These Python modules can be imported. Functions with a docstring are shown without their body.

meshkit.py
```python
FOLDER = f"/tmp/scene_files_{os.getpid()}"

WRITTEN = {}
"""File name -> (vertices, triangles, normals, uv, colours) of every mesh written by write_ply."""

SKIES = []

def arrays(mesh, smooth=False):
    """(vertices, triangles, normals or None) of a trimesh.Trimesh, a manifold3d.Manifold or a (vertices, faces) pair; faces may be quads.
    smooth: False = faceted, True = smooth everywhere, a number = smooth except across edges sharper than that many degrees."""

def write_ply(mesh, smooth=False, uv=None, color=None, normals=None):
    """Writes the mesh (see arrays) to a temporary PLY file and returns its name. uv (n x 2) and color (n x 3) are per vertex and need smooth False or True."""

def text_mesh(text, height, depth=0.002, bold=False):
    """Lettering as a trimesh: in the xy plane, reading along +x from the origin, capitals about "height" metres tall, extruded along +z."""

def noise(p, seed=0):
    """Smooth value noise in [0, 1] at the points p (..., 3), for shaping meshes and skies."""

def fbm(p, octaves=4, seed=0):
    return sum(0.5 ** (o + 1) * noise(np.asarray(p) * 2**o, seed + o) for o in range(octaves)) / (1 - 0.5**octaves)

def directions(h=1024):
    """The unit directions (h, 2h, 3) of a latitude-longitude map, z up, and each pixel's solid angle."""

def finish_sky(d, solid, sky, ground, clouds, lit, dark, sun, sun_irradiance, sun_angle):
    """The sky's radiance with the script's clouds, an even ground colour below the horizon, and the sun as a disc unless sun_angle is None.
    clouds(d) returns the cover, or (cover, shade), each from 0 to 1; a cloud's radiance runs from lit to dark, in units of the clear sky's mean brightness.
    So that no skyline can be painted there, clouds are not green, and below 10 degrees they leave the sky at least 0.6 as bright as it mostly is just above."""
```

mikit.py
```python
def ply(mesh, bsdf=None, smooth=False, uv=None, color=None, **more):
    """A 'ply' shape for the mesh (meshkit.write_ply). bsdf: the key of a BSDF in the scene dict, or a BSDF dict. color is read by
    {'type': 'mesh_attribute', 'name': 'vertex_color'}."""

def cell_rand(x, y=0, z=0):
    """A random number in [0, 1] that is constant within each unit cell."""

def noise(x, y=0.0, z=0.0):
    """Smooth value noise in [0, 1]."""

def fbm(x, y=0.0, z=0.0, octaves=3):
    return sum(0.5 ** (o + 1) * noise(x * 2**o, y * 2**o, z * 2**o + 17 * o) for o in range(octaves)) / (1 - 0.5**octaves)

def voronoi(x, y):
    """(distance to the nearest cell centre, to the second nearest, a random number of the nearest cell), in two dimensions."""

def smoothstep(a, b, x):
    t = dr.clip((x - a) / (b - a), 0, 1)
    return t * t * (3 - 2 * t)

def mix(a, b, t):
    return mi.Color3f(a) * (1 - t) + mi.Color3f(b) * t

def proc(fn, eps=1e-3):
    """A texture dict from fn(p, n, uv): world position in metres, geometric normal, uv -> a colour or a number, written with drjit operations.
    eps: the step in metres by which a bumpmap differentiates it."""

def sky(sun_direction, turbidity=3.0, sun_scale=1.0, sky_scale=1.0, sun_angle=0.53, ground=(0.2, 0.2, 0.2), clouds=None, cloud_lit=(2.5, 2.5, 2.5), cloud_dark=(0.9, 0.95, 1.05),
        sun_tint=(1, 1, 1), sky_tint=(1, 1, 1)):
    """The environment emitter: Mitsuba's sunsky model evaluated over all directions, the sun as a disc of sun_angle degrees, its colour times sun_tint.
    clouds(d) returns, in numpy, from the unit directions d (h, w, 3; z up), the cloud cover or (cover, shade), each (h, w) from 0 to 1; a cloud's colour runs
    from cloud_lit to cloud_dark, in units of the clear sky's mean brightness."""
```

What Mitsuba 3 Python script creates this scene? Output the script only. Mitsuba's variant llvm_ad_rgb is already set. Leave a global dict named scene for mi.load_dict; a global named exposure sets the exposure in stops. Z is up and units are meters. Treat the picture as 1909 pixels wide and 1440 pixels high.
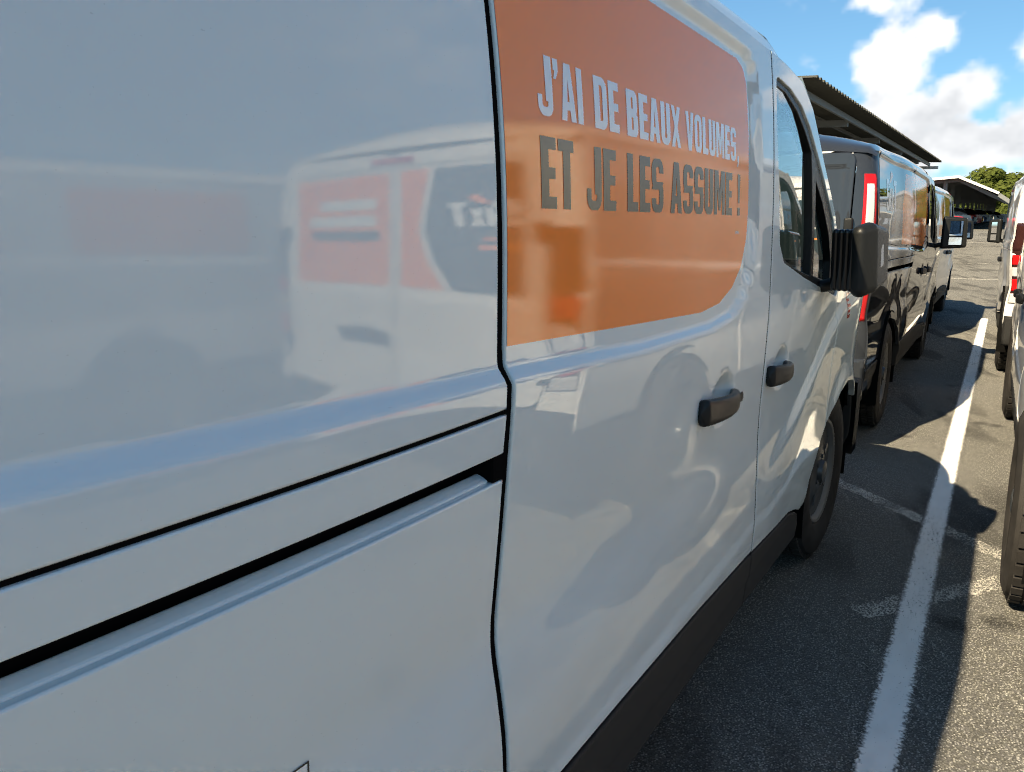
import math, random
import numpy as np, trimesh, shapely, manifold3d
import drjit as dr
import mitsuba as mi
import mikit, meshkit
from shapely.geometry import Polygon, LineString, box, Point
from shapely.ops import unary_union
from shapely import affinity
from scipy.spatial import Delaunay
from scipy.interpolate import PchipInterpolator, Akima1DInterpolator

T = mi.ScalarTransform4f
rng = np.random.default_rng(7)
random.seed(7)
scene, labels = {}, {}

# ------------------------------------------------------------------ camera, sky, exposure
CAM = np.array([0.45, 0.0, 1.28])
FWD, UP = np.array([-0.50396936, 0.8411619, -0.19611614]), np.array([0, 0, 1.0])
scene['camera'] = {'type': 'perspective', 'fov': 2 * math.degrees(math.atan(954.5 / 1500)), 'fov_axis': 'x', 'near_clip': 0.02, 'far_clip': 3000.0,
                   'to_world': T().look_at(origin=CAM.tolist(), target=(CAM + FWD).tolist(), up=[0, 0, 1])}
SUN = [-0.315, -1.20, 1.0]
exposure = 2.28


def sst(a, b, x):
    t = np.clip((x - a) / (b - a), 0, 1)
    return t * t * (3 - 2 * t)


def clouds(d):
    az, el = np.degrees(np.arctan2(d[..., 0], d[..., 1])), np.degrees(np.arcsin(np.clip(d[..., 2], -1, 1)))
    h = np.maximum(d[..., 2], 0.03)
    # a broken cumulus field on a flat layer, thicker towards the horizon
    q = np.stack([d[..., 0] / (h + 0.12), d[..., 1] / (h + 0.12), h * 0], -1)
    big = meshkit.fbm(q * 0.9 + 3.7, 5, 11)
    fine = meshkit.fbm(d * 34.0, 5, 5)
    finer = meshkit.fbm(d * 90.0, 4, 9)
    field = big * 0.75 + fine * 0.25
    # cumulus heaps: (azimuth, elevation, half width, half height, strength)
    heap = np.zeros_like(az)
    for a, e, w, s, k in ((-6.9, 9.3, 2.5, 2.6, 1.3), (-4.7, 11.0, 1.5, 1.3, 1.1), (-6.0, 6.6, 3.6, 2.0, 1.2), (-2.6, 7.7, 2.2, 1.7, 1.1), (-3.4, 4.6, 8, 2.0, 1.25), (0.4, 9.8, 1.2, 1.8, 0.8), (2.5, 5.6, 5, 2.2, 1.1),
                          (-7.6, 13.1, 3.2, 1.0, 0.75), (-12.6, 13.4, 1.6, 0.7, 0.5), (-11.5, 10.0, 1.0, 0.9, 0.45), (-9.5, 6.5, 2.0, 1.0, 0.5), (-2, 2.0, 60, 2.2, 0.9), (9, 11, 6, 3, 0.8)):
        heap = np.maximum(heap, k * np.exp(-(((az - a) / w) ** 2 + ((el - e) / s) ** 2)))
    near = np.exp(-(((az + 6) / 15) ** 2 + ((el - 8) / 9) ** 2))
    cover = sst(0.54, 0.70, field) * (1 - near) * 0.9
    c2 = sst(0.25, 0.58, heap * 0.66 + (fine - 0.5) * 0.75 + (finer - 0.5) * 0.3)
    cover = np.maximum(cover, c2)
    shade = np.clip(0.15 + 1.15 * (fine - 0.42) - 0.3 * (finer - 0.5) + 0.38 * sst(9.5, 5.0, el) * near + 0.5 * sst(0.62, 0.78, field) * (1 - near) - 0.25 * sst(8, 11, el) * near, 0, 1)
    return cover, shade


scene['sky'] = mikit.sky(SUN, turbidity=3.0, clouds=clouds, sun_scale=1.65, sun_tint=(0.97, 0.99, 0.95), sky_scale=0.86, sky_tint=(0.83, 1.11, 1.18), cloud_lit=(3.4, 3.4, 3.4), cloud_dark=(1.6, 1.68, 1.78), ground=(0.13, 0.13, 0.12))

# ------------------------------------------------------------------ materials


def rgb(*c):
    return {'type': 'rgb', 'value': list(c)}


def mat(key, d, two=True):
    scene[key] = {'type': 'twosided', 'bsdf': d} if two else d
    return key


def gloss(key, c, alpha=0.0):
    if alpha:
        return mat(key, {'type': 'roughplastic', 'diffuse_reflectance': c if isinstance(c, dict) else rgb(*c), 'alpha': alpha, 'int_ior': 1.5})
    return mat(key, {'type': 'plastic', 'diffuse_reflectance': c if isinstance(c, dict) else rgb(*c), 'int_ior': 1.5})


def paint_white(p, n, uv):
    # faint dust film: a little greyer low down where road spray sits, with fine specks
    s = mikit.noise(p.x * 420, p.y * 420, p.z * 420)
    f = mikit.fbm(p.x * 3, p.y * 3, p.z * 3)
    spray = mikit.smoothstep(0.95, 0.45, p.z) * mikit.fbm(p.x * 9, p.y * 5, p.z * 14)
    k = 1 - 0.05 * f - 0.30 * spray - 0.16 * mikit.smoothstep(0.93, 0.98, s)
    return mi.Color3f(0.655, 0.735, 0.75) * k


gloss('m_white', mikit.proc(paint_white), 0.003)
gloss('m_white_crisp', mikit.proc(paint_white), 0.001)
gloss('m_white_far', (0.70, 0.70, 0.69))
gloss('m_grey_paint', (0.024, 0.028, 0.035))
gloss('m_silver_paint', (0.55, 0.56, 0.57))
mat('m_orange', {'type': 'roughplastic', 'diffuse_reflectance': rgb(0.90, 0.265, 0.055), 'alpha': 0.008, 'int_ior': 1.40})
gloss('m_dark_vinyl', (0.030, 0.045, 0.055), 0.05)
gloss('m_letter_white', (0.78, 0.80, 0.81), 0.06)
gloss('m_letter_dark', (0.028, 0.032, 0.030), 0.07)
mat('m_black_trim', {'type': 'principled', 'base_color': rgb(0.0095, 0.0105, 0.011), 'roughness': 0.42, 'specular': 0.28})
gloss('m_black_gloss', (0.008, 0.008, 0.009))
mat('m_cladding', {'type': 'principled', 'base_color': rgb(0.020, 0.0205, 0.021), 'roughness': 0.62, 'specular': 0.18})
mat('m_void', {'type': 'diffuse', 'reflectance': rgb(0.006, 0.006, 0.006)})
mat('m_seal', {'type': 'diffuse', 'reflectance': rgb(0.012, 0.012, 0.012)})


def tyre_c(p, n, uv):
    return mi.Color3f(0.020, 0.0185, 0.0175) * (0.7 + 0.9 * mikit.fbm(p.x * 18, p.y * 18, p.z * 18))


mat('m_tyre', {'type': 'principled', 'base_color': mikit.proc(tyre_c), 'roughness': 0.75, 'specular': 0.3})
mat('m_steel_rim', {'type': 'principled', 'base_color': rgb(0.13, 0.13, 0.127), 'roughness': 0.5, 'metallic': 0.3})
mat('m_hub_dark', {'type': 'principled', 'base_color': rgb(0.05, 0.055, 0.06), 'roughness': 0.35, 'metallic': 0.2})
gloss('m_red_lens', (0.42, 0.008, 0.010))
gloss('m_clear_lens', (0.46, 0.46, 0.47))
gloss('m_lamp_dark', (0.03, 0.012, 0.012))
mat('m_mirror', {'type': 'conductor', 'material': 'Al'})
mat('m_glass', {'type': 'thindielectric', 'int_ior': 1.5, 'specular_transmittance': rgb(0.66, 0.78, 0.70)}, False)
gloss('m_dark_glass', (0.006, 0.008, 0.008))
mat('m_seat', {'type': 'diffuse', 'reflectance': rgb(0.10, 0.12, 0.12)})
mat('m_dash', {'type': 'principled', 'base_color': rgb(0.03, 0.03, 0.032), 'roughness': 0.6})
mat('m_steel_grey', {'type': 'principled', 'base_color': rgb(0.16, 0.17, 0.17), 'roughness': 0.5})


def sheet_c(p, n, uv):
    return mi.Color3f(0.085, 0.085, 0.075) * (0.75 + 0.5 * mikit.fbm(p.x * 0.6, p.y * 0.9, 0))


mat('m_roof_sheet', {'type': 'diffuse', 'reflectance': mikit.proc(sheet_c)})
mat('m_fascia', {'type': 'diffuse', 'reflectance': rgb(0.7, 0.7, 0.68)})


def asphalt_base(p):
    d1, d2, r = mikit.voronoi(p.x * 165, p.y * 165)
    stone = mikit.smoothstep(0.55, 0.25, d1)
    g = mikit.noise(p.x * 260, p.y * 260)
    g2 = mikit.fbm(p.x * 38, p.y * 38)
    patch = mikit.fbm(p.x * 0.7 + 5, p.y * 0.45)
    tone = 0.081 + 0.05 * (g - 0.5) + 0.035 * (g2 - 0.5) + stone * (0.02 + 0.26 * r * r * r) + 0.045 * (patch - 0.45)
    scuff = mikit.fbm(p.x * 7 + p.y * 2.2, p.y * 1.1 - p.x * 0.6, 4.0)
    tone = tone * (1 - 0.45 * mikit.smoothstep(0.50, 0.66, scuff) * mikit.smoothstep(0.4, 0.6, mikit.fbm(p.x * 0.8, p.y * 0.8, 9.0)))
    o1, o2, orr = mikit.voronoi(p.x * 1.9 + 3, p.y * 1.9)
    drip = mikit.smoothstep(0.16, 0.02, o1 + 0.10 * (g2 - 0.5)) * mikit.smoothstep(0.55, 0.75, orr)
    tone = tone * (1 - 0.55 * drip)
    st = mikit.noise(p.x * 55 + p.y * 30, p.x * 1.6 - p.y * 2.9)
    tone = tone * (1 + 0.5 * mikit.smoothstep(0.86, 0.95, st) * mikit.smoothstep(0.5, 0.7, mikit.fbm(p.x * 1.3, p.y * 1.3, 2.0)))
    warm = mikit.noise(p.x * 90 + 7, p.y * 90)
    return mi.Color3f(tone * 1.02, tone * 1.0, tone * (0.88 + 0.08 * warm))


def asphalt_c(p, n, uv):
    return asphalt_base(p)


def asphalt_h(p, n, uv):
    d1, d2, r = mikit.voronoi(p.x * 165, p.y * 165)
    return mikit.smoothstep(0.6, 0.1, d1) * (0.4 + r) + 0.6 * mikit.noise(p.x * 300, p.y * 300)


mat('m_asphalt', {'type': 'bumpmap', 'arbitrary': {**mikit.proc(asphalt_h, 0.0012)}, 'scale': 0.0017,
                  'bsdf': {'type': 'principled', 'base_color': mikit.proc(asphalt_c), 'roughness': 0.8, 'specular': 0.25}})


def line_c(p, n, uv):
    pit = mikit.noise(p.x * 210, p.y * 210)
    fine = mikit.noise(p.x * 520, p.y * 520)
    wear = mikit.fbm(p.x * 9, p.y * 3)
    xc = 0.302 + (p.y + 3) * (0.05 / 15.95)
    edge = mikit.smoothstep(0.016, 0.0, 0.052 - dr.abs(p.x - xc) - 0.016 * (mikit.noise(p.x * 160, p.y * 160) - 0.3))
    hole = dr.maximum(edge, mikit.smoothstep(0.74, 0.86, pit * 0.72 + fine * 0.28 + 0.45 * (wear - 0.5)))
    dirt = 1 - 0.14 * mikit.fbm(p.x * 30, p.y * 12)
    return mi.Color3f(0.84, 0.83, 0.80) * dirt * (1 - hole) + asphalt_base(p) * hole


mat('m_line', {'type': 'principled', 'base_color': mikit.proc(line_c), 'roughness': 0.7, 'specular': 0.3})


def old_line_c(p, n, uv):
    pit = mikit.noise(p.x * 230, p.y * 230) * 0.6 + mikit.noise(p.x * 420, p.y * 420) * 0.4
    on = mikit.smoothstep(0.50, 0.62, pit + 0.35 * (mikit.fbm(p.x * 8, p.y * 8) - 0.5))
    return mi.Color3f(0.50, 0.48, 0.43) * on + asphalt_base(p) * (1 - on)


mat('m_old_line', {'type': 'principled', 'base_color': mikit.proc(old_line_c), 'roughness': 0.8, 'specular': 0.2})


def leaf_c(p, n, uv):
    k = mikit.fbm(p.x * 0.35, p.y * 0.35, p.z * 0.35)
    return mikit.mix((0.07, 0.10, 0.022), (0.14, 0.16, 0.04), k)


mat('m_leaf', {'type': 'principledthin', 'base_color': mikit.proc(leaf_c), 'roughness': 0.7, 'diff_trans': 0.7, 'spec_trans': 0.0}, False)
mat('m_bark', {'type': 'diffuse', 'reflectance': rgb(0.09, 0.07, 0.05)})

# ------------------------------------------------------------------ mesh helpers
CACHE = {}


def ply_n(v, f, n, bsdf=None):
    path = meshkit.write_ply((v, f), True, normals=n)
    return {'type': 'ply', 'filename': path, 'face_normals': False}


def put(key, geo, bsdf, off=None):
    """geo: a ply dict (shared between copies)"""
    d = {**geo, 'bsdf': {'type': 'ref', 'id': bsdf}}
    if off is not None and any(abs(o) > 0 for o in off):
        d['to_world'] = T().translate(list(off))
    base, k = key, 1
    while key in scene:
        key = f'{base}_{k:03d}'
        k += 1
    scene[key] = d
    return key


FR = {'R': (np.array([0, 1, 0.]), np.array([0, 0, 1.]), np.array([1, 0, 0.])), 'L': (np.array([0, 1, 0.]), np.array([0, 0, 1.]), np.array([-1, 0, 0.])),
      'B': (np.array([1, 0, 0.]), np.array([0, 0, 1.]), np.array([0, -1, 0.])), 'F': (np.array([1, 0, 0.]), np.array([0, 0, 1.]), np.array([0, 1, 0.]))}


def map3(fr, O, a, b, h):
    ea, eb, en = FR[fr]
    return O + a[:, None] * ea + b[:, None] * eb + h[:, None] * en


def hn(fr, H, a, b):
    ea, eb, en = FR[fr]
    e = 4e-4
    ha, hb = (H(a + e, b) - H(a - e, b)) / (2 * e), (H(a, b + e) - H(a, b - e)) / (2 * e)
    n = en[None] - ha[:, None] * ea - hb[:, None] * eb
    return n / np.linalg.norm(n, axis=1, keepdims=True)


def ring_pts(ring, ds):
    c = np.array(shapely.segmentize(LineString(ring.coords), ds).coords)[:-1]
    keep = np.linalg.norm(c - np.roll(c, 1, 0), axis=1) > 1e-5
    c = c[keep]
    t1, t0 = np.roll(c, -1, 0) - c, c - np.roll(c, 1, 0)
    t1 /= np.linalg.norm(t1, axis=1, keepdims=True) + 1e-12
    t0 /= np.linalg.norm(t0, axis=1, keepdims=True) + 1e-12
    n1, n0 = np.stack([t1[:, 1], -t1[:, 0]], 1), np.stack([t0[:, 1], -t0[:, 0]], 1)
    n = n1 + n0
    n /= np.maximum(np.linalg.norm(n, axis=1, keepdims=True), 1e-9)
    n /= np.clip((n * n1).sum(1, keepdims=True), 0.6, 1)
    return c, n


def panel(poly, H, fr='R', O=(0, 0, 0), rows=None, step=0.04, r=0.004, depth=0.02, ds=0.02, fine=(), lift=0.0):
    """A pressed panel: the polygon laid on the height field H, its edges rolled over with radius r and turned in by depth."""
    O = np.asarray(O, float)
    H0 = H
    if lift:
        H = lambda a, b: H0(a, b) + lift
    V, F, N, at = [], [], [], 0
    ea, eb, en = FR[fr]
    flip = np.dot(np.cross(ea, eb), en) < 0
    inner = poly.buffer(-r, join_style='mitre') if r else poly
    for g in getattr(inner, 'geoms', [inner]):
        if g.is_empty:
            continue
        g = shapely.geometry.polygon.orient(g)
        rings = [ring_pts(x, ds) for x in (g.exterior, *g.interiors)]
        bp = np.vstack([c for c, _ in rings])
        x0, y0, x1, y1 = g.bounds
        rr = np.asarray(rows) if rows is not None else np.arange(y0 - step, y1 + step, step)
        rr = rr[(rr > y0) & (rr < y1)]
        cols = np.arange(x0 + step * 0.5, x1, step)
        P = [np.stack(np.meshgrid(cols, rr), -1).reshape(-1, 2)]
        for fa0, fa1, fb0, fb1, fs in fine:
            inb = (P[0][:, 0] > fa0) & (P[0][:, 0] < fa1) & (P[0][:, 1] > fb0) & (P[0][:, 1] < fb1)
            P[0] = P[0][~inb]
            P.append(np.stack(np.meshgrid(np.arange(fa0, fa1, fs), np.arange(fb0, fb1, fs)), -1).reshape(-1, 2))
        P = np.vstack(P)
        m = shapely.contains_xy(g, P[:, 0], P[:, 1])
        P = P[m]
        if len(P):
            dist = shapely.distance(g.boundary, shapely.points(P))
            P = P[dist > 0.45 * ds]
        pts = np.vstack([bp, P])
        tri = Delaunay(pts).simplices
        cen = pts[tri].mean(1)
        tri = tri[shapely.contains_xy(g, cen[:, 0], cen[:, 1])]
        a, b, c = pts[tri[:, 0]], pts[tri[:, 1]], pts[tri[:, 2]]
        cr = (b[:, 0] - a[:, 0]) * (c[:, 1] - a[:, 1]) - (b[:, 1] - a[:, 1]) * (c[:, 0] - a[:, 0])
        tri = tri[np.abs(cr) > 1e-12]
        cr = cr[np.abs(cr) > 1e-12]
        tri[cr < 0] = tri[cr < 0][:, ::-1]
        V.append(map3(fr, O, pts[:, 0], pts[:, 1], H(pts[:, 0], pts[:, 1])))
        N.append(hn(fr, H, pts[:, 0], pts[:, 1]))
        F.append(tri + at)
        at += len(pts)
        if depth or r:
            for c, no in rings:
                n0 = hn(fr, H, c[:, 0], c[:, 1])
                out3 = no[:, :1] * ea + no[:, 1:] * eb
                levels = [(math.pi / 2 * k / 3 if r else math.pi / 2, 0) for k in range(4 if r else 1)] + ([(math.pi / 2, depth)] if depth else [])
                if not r:
                    levels = [(math.pi / 2, 0), (math.pi / 2, depth)]
                k0, m_ = at, len(c)
                for ang, dd in levels:
                    q = c + no * r * math.sin(ang)
                    V.append(map3(fr, O, q[:, 0], q[:, 1], H(q[:, 0], q[:, 1]) - r * (1 - math.cos(ang)) - dd))
                    nn = n0 * math.cos(ang) + out3 * math.sin(ang)
                    N.append(nn / np.linalg.norm(nn, axis=1, keepdims=True))
                    at += m_
                i = np.arange(m_)
                j = (i + 1) % m_
                for k in range(len(levels) - 1):
                    A, B = k0 + k * m_, k0 + (k + 1) * m_
                    F.append(np.vstack([np.stack([A + i, B + i, B + j], 1), np.stack([A + i, B + j, A + j], 1)]))
    V, F, N = np.vstack(V), np.vstack(F), np.vstack(N)
    if flip:
        F = F[:, ::-1]
    return ply_n(V, F, N)


def grid(fn, nu, nv, closed_u=False, smooth=True):
    """A surface from fn(u, v) -> (n, 3)."""
    u, v = np.meshgrid(np.linspace(0, 1, nu), np.linspace(0, 1, nv))
    P = fn(u.ravel(), v.ravel())
    i, j = np.meshgrid(np.arange(nu - 1), np.arange(nv - 1))
    a = (j * nu + i).ravel()
    F = np.vstack([np.stack([a, a + 1, a + nu + 1], 1), np.stack([a, a + nu + 1, a + nu], 1)])
    return P, F


def gply(vf, smooth=True):
    return mikit.ply(trimesh.Trimesh(vf[0], vf[1], process=False), None, smooth)


def boxm(x0, x1, y0, y1, z0, z1, bev=0.0):
    if bev:
        m = rbox((x0 + x1) / 2, (y0 + y1) / 2, (z0 + z1) / 2, x1 - x0, y1 - y0, z1 - z0, bev)
        return m
    m = trimesh.creation.box((x1 - x0, y1 - y0, z1 - z0))
    m.apply_translation(((x0 + x1) / 2, (y0 + y1) / 2, (z0 + z1) / 2))
    return m


def rbox(cx, cy, cz, sx, sy, sz, r, seg=12):
    s = manifold3d.Manifold.sphere(r, seg)
    pts = [s.translate((dx * (sx / 2 - r), dy * (sy / 2 - r), dz * (sz / 2 - r))) for dx in (-1, 1) for dy in (-1, 1) for dz in (-1, 1)]
    m = manifold3d.Manifold.batch_hull(pts).translate((cx, cy, cz)).to_mesh()
    return trimesh.Trimesh(m.vert_properties[:, :3], m.tri_verts, process=True)


def hull(pts, r, seg=12):
    s = manifold3d.Manifold.sphere(r, seg)
    m = manifold3d.Manifold.batch_hull([s.translate(tuple(map(float, p))) for p in pts]).to_mesh()
    return trimesh.Trimesh(m.vert_properties[:, :3], m.tri_verts, process=True)


def bar(p, q, w, h):
    p, q = np.array(p, float), np.array(q, float)
    d = q - p
    L = np.linalg.norm(d)
    z = d / L
    up = np.array([0, 0, 1.]) if abs(z[2]) < 0.9 else np.array([0, 1., 0])
    x = np.cross(up, z)
    x /= np.linalg.norm(x)
    m = trimesh.creation.box((w, h, L))
    M = np.eye(4)
    M[:3, 0], M[:3, 1], M[:3, 2], M[:3, 3] = x, np.cross(z, x), z, (p + q) / 2
    m.apply_transform(M)
    return m


def cat(ms):
    return trimesh.util.concatenate(ms)


def mply(m, smooth=30):
    return mikit.ply(m, None, smooth)


# ------------------------------------------------------------------ heavy condensed lettering (flat print)
def glyph(ch):
    s = 0.235  # stroke
    def B(*c): return box(*c)
    def stroke(pts, w=s): return LineString(pts).buffer(w / 2, cap_style='flat', join_style='mitre')
    def rr(x0, y0, x1, y1, r): return box(x0 + r, y0 + r, x1 - r, y1 - r).buffer(r)
    W = 0.56
    if ch == 'I': return box(0, 0, s, 1), s
    if ch == "'": return Polygon([(0, 1), (0.2, 1), (0.2, 0.8), (0.1, 0.66), (0.0, 0.66), (0.06, 0.8), (0, 0.8)]), 0.2
    if ch == ',': return Polygon([(0, 0.18), (0.2, 0.18), (0.2, 0.0), (0.1, -0.16), (0.0, -0.16), (0.06, 0.0), (0, 0.0)]), 0.2
    if ch == '!': return unary_union([Polygon([(0, 1), (0.22, 1), (0.18, 0.3), (0.04, 0.3)]), box(0.01, 0, 0.21, 0.19)]), 0.22
    if ch == 'E': return unary_union([box(0, 0, s, 1), box(0, 0.83, 0.47, 1), box(0, 0.42, 0.44, 0.58), box(0, 0, 0.47, 0.17)]), 0.47
    if ch == 'L': return unary_union([box(0, 0, s, 1), box(0, 0, 0.45, 0.17)]), 0.45
    if ch == 'T': return unary_union([box(0.15, 0, 0.15 + s, 1), box(0, 0.83, 0.51, 1)]), 0.51
    if ch == 'J':
        o = rr(0, -0.0, 0.5, 0.6, 0.2).difference(rr(s - 0.02, 0.15, 0.5 - s, 0.7, 0.06)).difference(box(-0.1, 0.34, 0.5 - s, 0.8))
        return unary_union([o, box(0.5 - s, 0.25, 0.5, 1)]), 0.5
    if ch in 'DO':
        o = rr(0, 0, W, 1, 0.22).difference(rr(s, 0.16, W - s, 0.84, 0.06))
        if ch == 'D':
            o = unary_union([o, box(0, 0, 0.25, 0.16), box(0, 0.84, 0.25, 1), box(0, 0, s, 1)])
        return o, W
    if ch == 'U':
        o = rr(0, 0, W, 0.6, 0.22).difference(rr(s, 0.16, W - s, 0.9, 0.06)).difference(box(s, 0.3, W - s, 1))
        return unary_union([o, box(0, 0.25, s, 1), box(W - s, 0.25, W, 1)]), W
    if ch == 'B':
        o = unary_union([rr(0, 0, W, 0.54, 0.17), rr(0, 0.47, W - 0.02, 1, 0.17), box(0, 0, 0.2, 1)])
        return o.difference(unary_union([rr(s, 0.15, W - s, 0.42, 0.04), rr(s, 0.6, W - s - 0.01, 0.85, 0.04)])), W
    if ch == 'A':
        o = Polygon([(0, 0), (0.17, 1), (0.43, 1), (0.6, 0), (0.39, 0), (0.36, 0.19), (0.24, 0.19), (0.21, 0)])
        return o.difference(Polygon([(0.258, 0.34), (0.342, 0.34), (0.3, 0.74)])), 0.6
    if ch == 'V': return Polygon([(0, 1), (0.21, 1), (0.3, 0.34), (0.39, 1), (0.6, 1), (0.42, 0), (0.18, 0)]), 0.6
    if ch == 'X': return unary_union([Polygon([(0, 0), (0.2, 0), (0.6, 1), (0.4, 1)]), Polygon([(0, 1), (0.2, 1), (0.6, 0), (0.4, 0)])]), 0.6
    if ch == 'M': return Polygon([(0, 0), (0, 1), (0.27, 1), (0.37, 0.5), (0.47, 1), (0.74, 1), (0.74, 0), (0.55, 0), (0.55, 0.62), (0.43, 0.1), (0.31, 0.1), (0.19, 0.62), (0.19, 0)]), 0.74
    if ch == 'S':
        q = .205
        o = unary_union([rr(0, 0.43, 0.56, 1, 0.2), rr(0, 0, 0.56, 0.57, 0.2)])
        o = o.difference(rr(q, 0.57, 0.56 - q, 0.85, 0.05)).difference(rr(q, 0.15, 0.56 - q, 0.43, 0.05))
        return o.difference(box(q + 0.03, 0.575, 0.7, 0.735)).difference(box(-0.1, 0.265, 0.56 - q - 0.03, 0.425)), 0.56
    if ch == 'i': return box(0, 0, 0.26, 0.72), 0.26
    if ch == 'x': return unary_union([Polygon([(0, 0), (0.24, 0), (0.6, 0.72), (0.36, 0.72)]), Polygon([(0, 0.72), (0.24, 0.72), (0.6, 0), (0.36, 0)])]), 0.6
    return box(0, 0, 0.3, 0.001), 0.3


def words(items, slant=0.0):
    """items: (text, a0, a1, b0, b1): each word fitted to its measured place."""
    out = []
    for text, a0, a1, b0, b1 in items:
        x, gs = 0.0, []
        for ch in text:
            g, w = glyph(ch)
            gs.append(affinity.translate(g, x, 0))
            x += w + 0.075
        x -= 0.075
        g = unary_union(gs)
        g = affinity.affine_transform(g, [1, slant, 0, 1, 0, 0])
        g = affinity.affine_transform(g, [(a1 - a0) / x, 0, 0, b1 - b0, a0, b0])
        out.append(g)
    return unary_union(out)


# ------------------------------------------------------------------ the panel van
W = 1.93
REAR, NOSE, AX_R, AX_F = -0.87, 4.05, 0.05, 3.20
zS = [.22, .33, .40, .47, .53, .60, .665, .715, .784, .86, .95, 1.04, 1.10, 1.145, 1.19, 1.23, 1.27, 1.33, 1.40, 1.48, 1.56, 1.64, 1.70, 1.75]
xS = [-.085, -.05, -.02, -.009, -.0065, -.008, -.0105, -.0165, -.0262, -.0215, -.0125, -.0045, -.0005, -.0010, -.0004, 0, 0, -.0013, -.0052, -.0127, -.0237, -.038, -.051, -.066]
zB = [.22, .33, .40, .47, .58, .70, .82, .95, 1.06, 1.16, 1.30, 1.42, 1.54, 1.64, 1.70, 1.75]
xB = [-.085, -.04, -.014, -.0075, -.0030, -.0055, -.0072, -.0030, 0, -.0008, -.0045, -.0098, -.0185, -.0285, -.0365, -.045]
fS, fB = Akima1DInterpolator(zS, xS), Akima1DInterpolator(zB, xB)
REC = Polygon([(-.84, 1.165), (.2, 1.133), (.754, 1.117), (1.15, 1.097), (1.49, 1.092), (1.63, 1.103), (1.70, 1.13), (1.755, 1.19), (1.782, 1.303), (1.788, 1.526), (1.775, 1.595), (1.73, 1.622), (1.526, 1.628),
               (-.75, 1.65), (-.84, 1.6)]).buffer(-0.03).buffer(0.06).buffer(-0.03)
REC_B = REC.boundary


def bump(y, z, cy, cz, ry, rz, d):
    q = np.sqrt(((y - cy) / ry) ** 2 + ((z - cz) / rz) ** 2)
    return -d * sst(1.0, 0.35, q)


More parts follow.
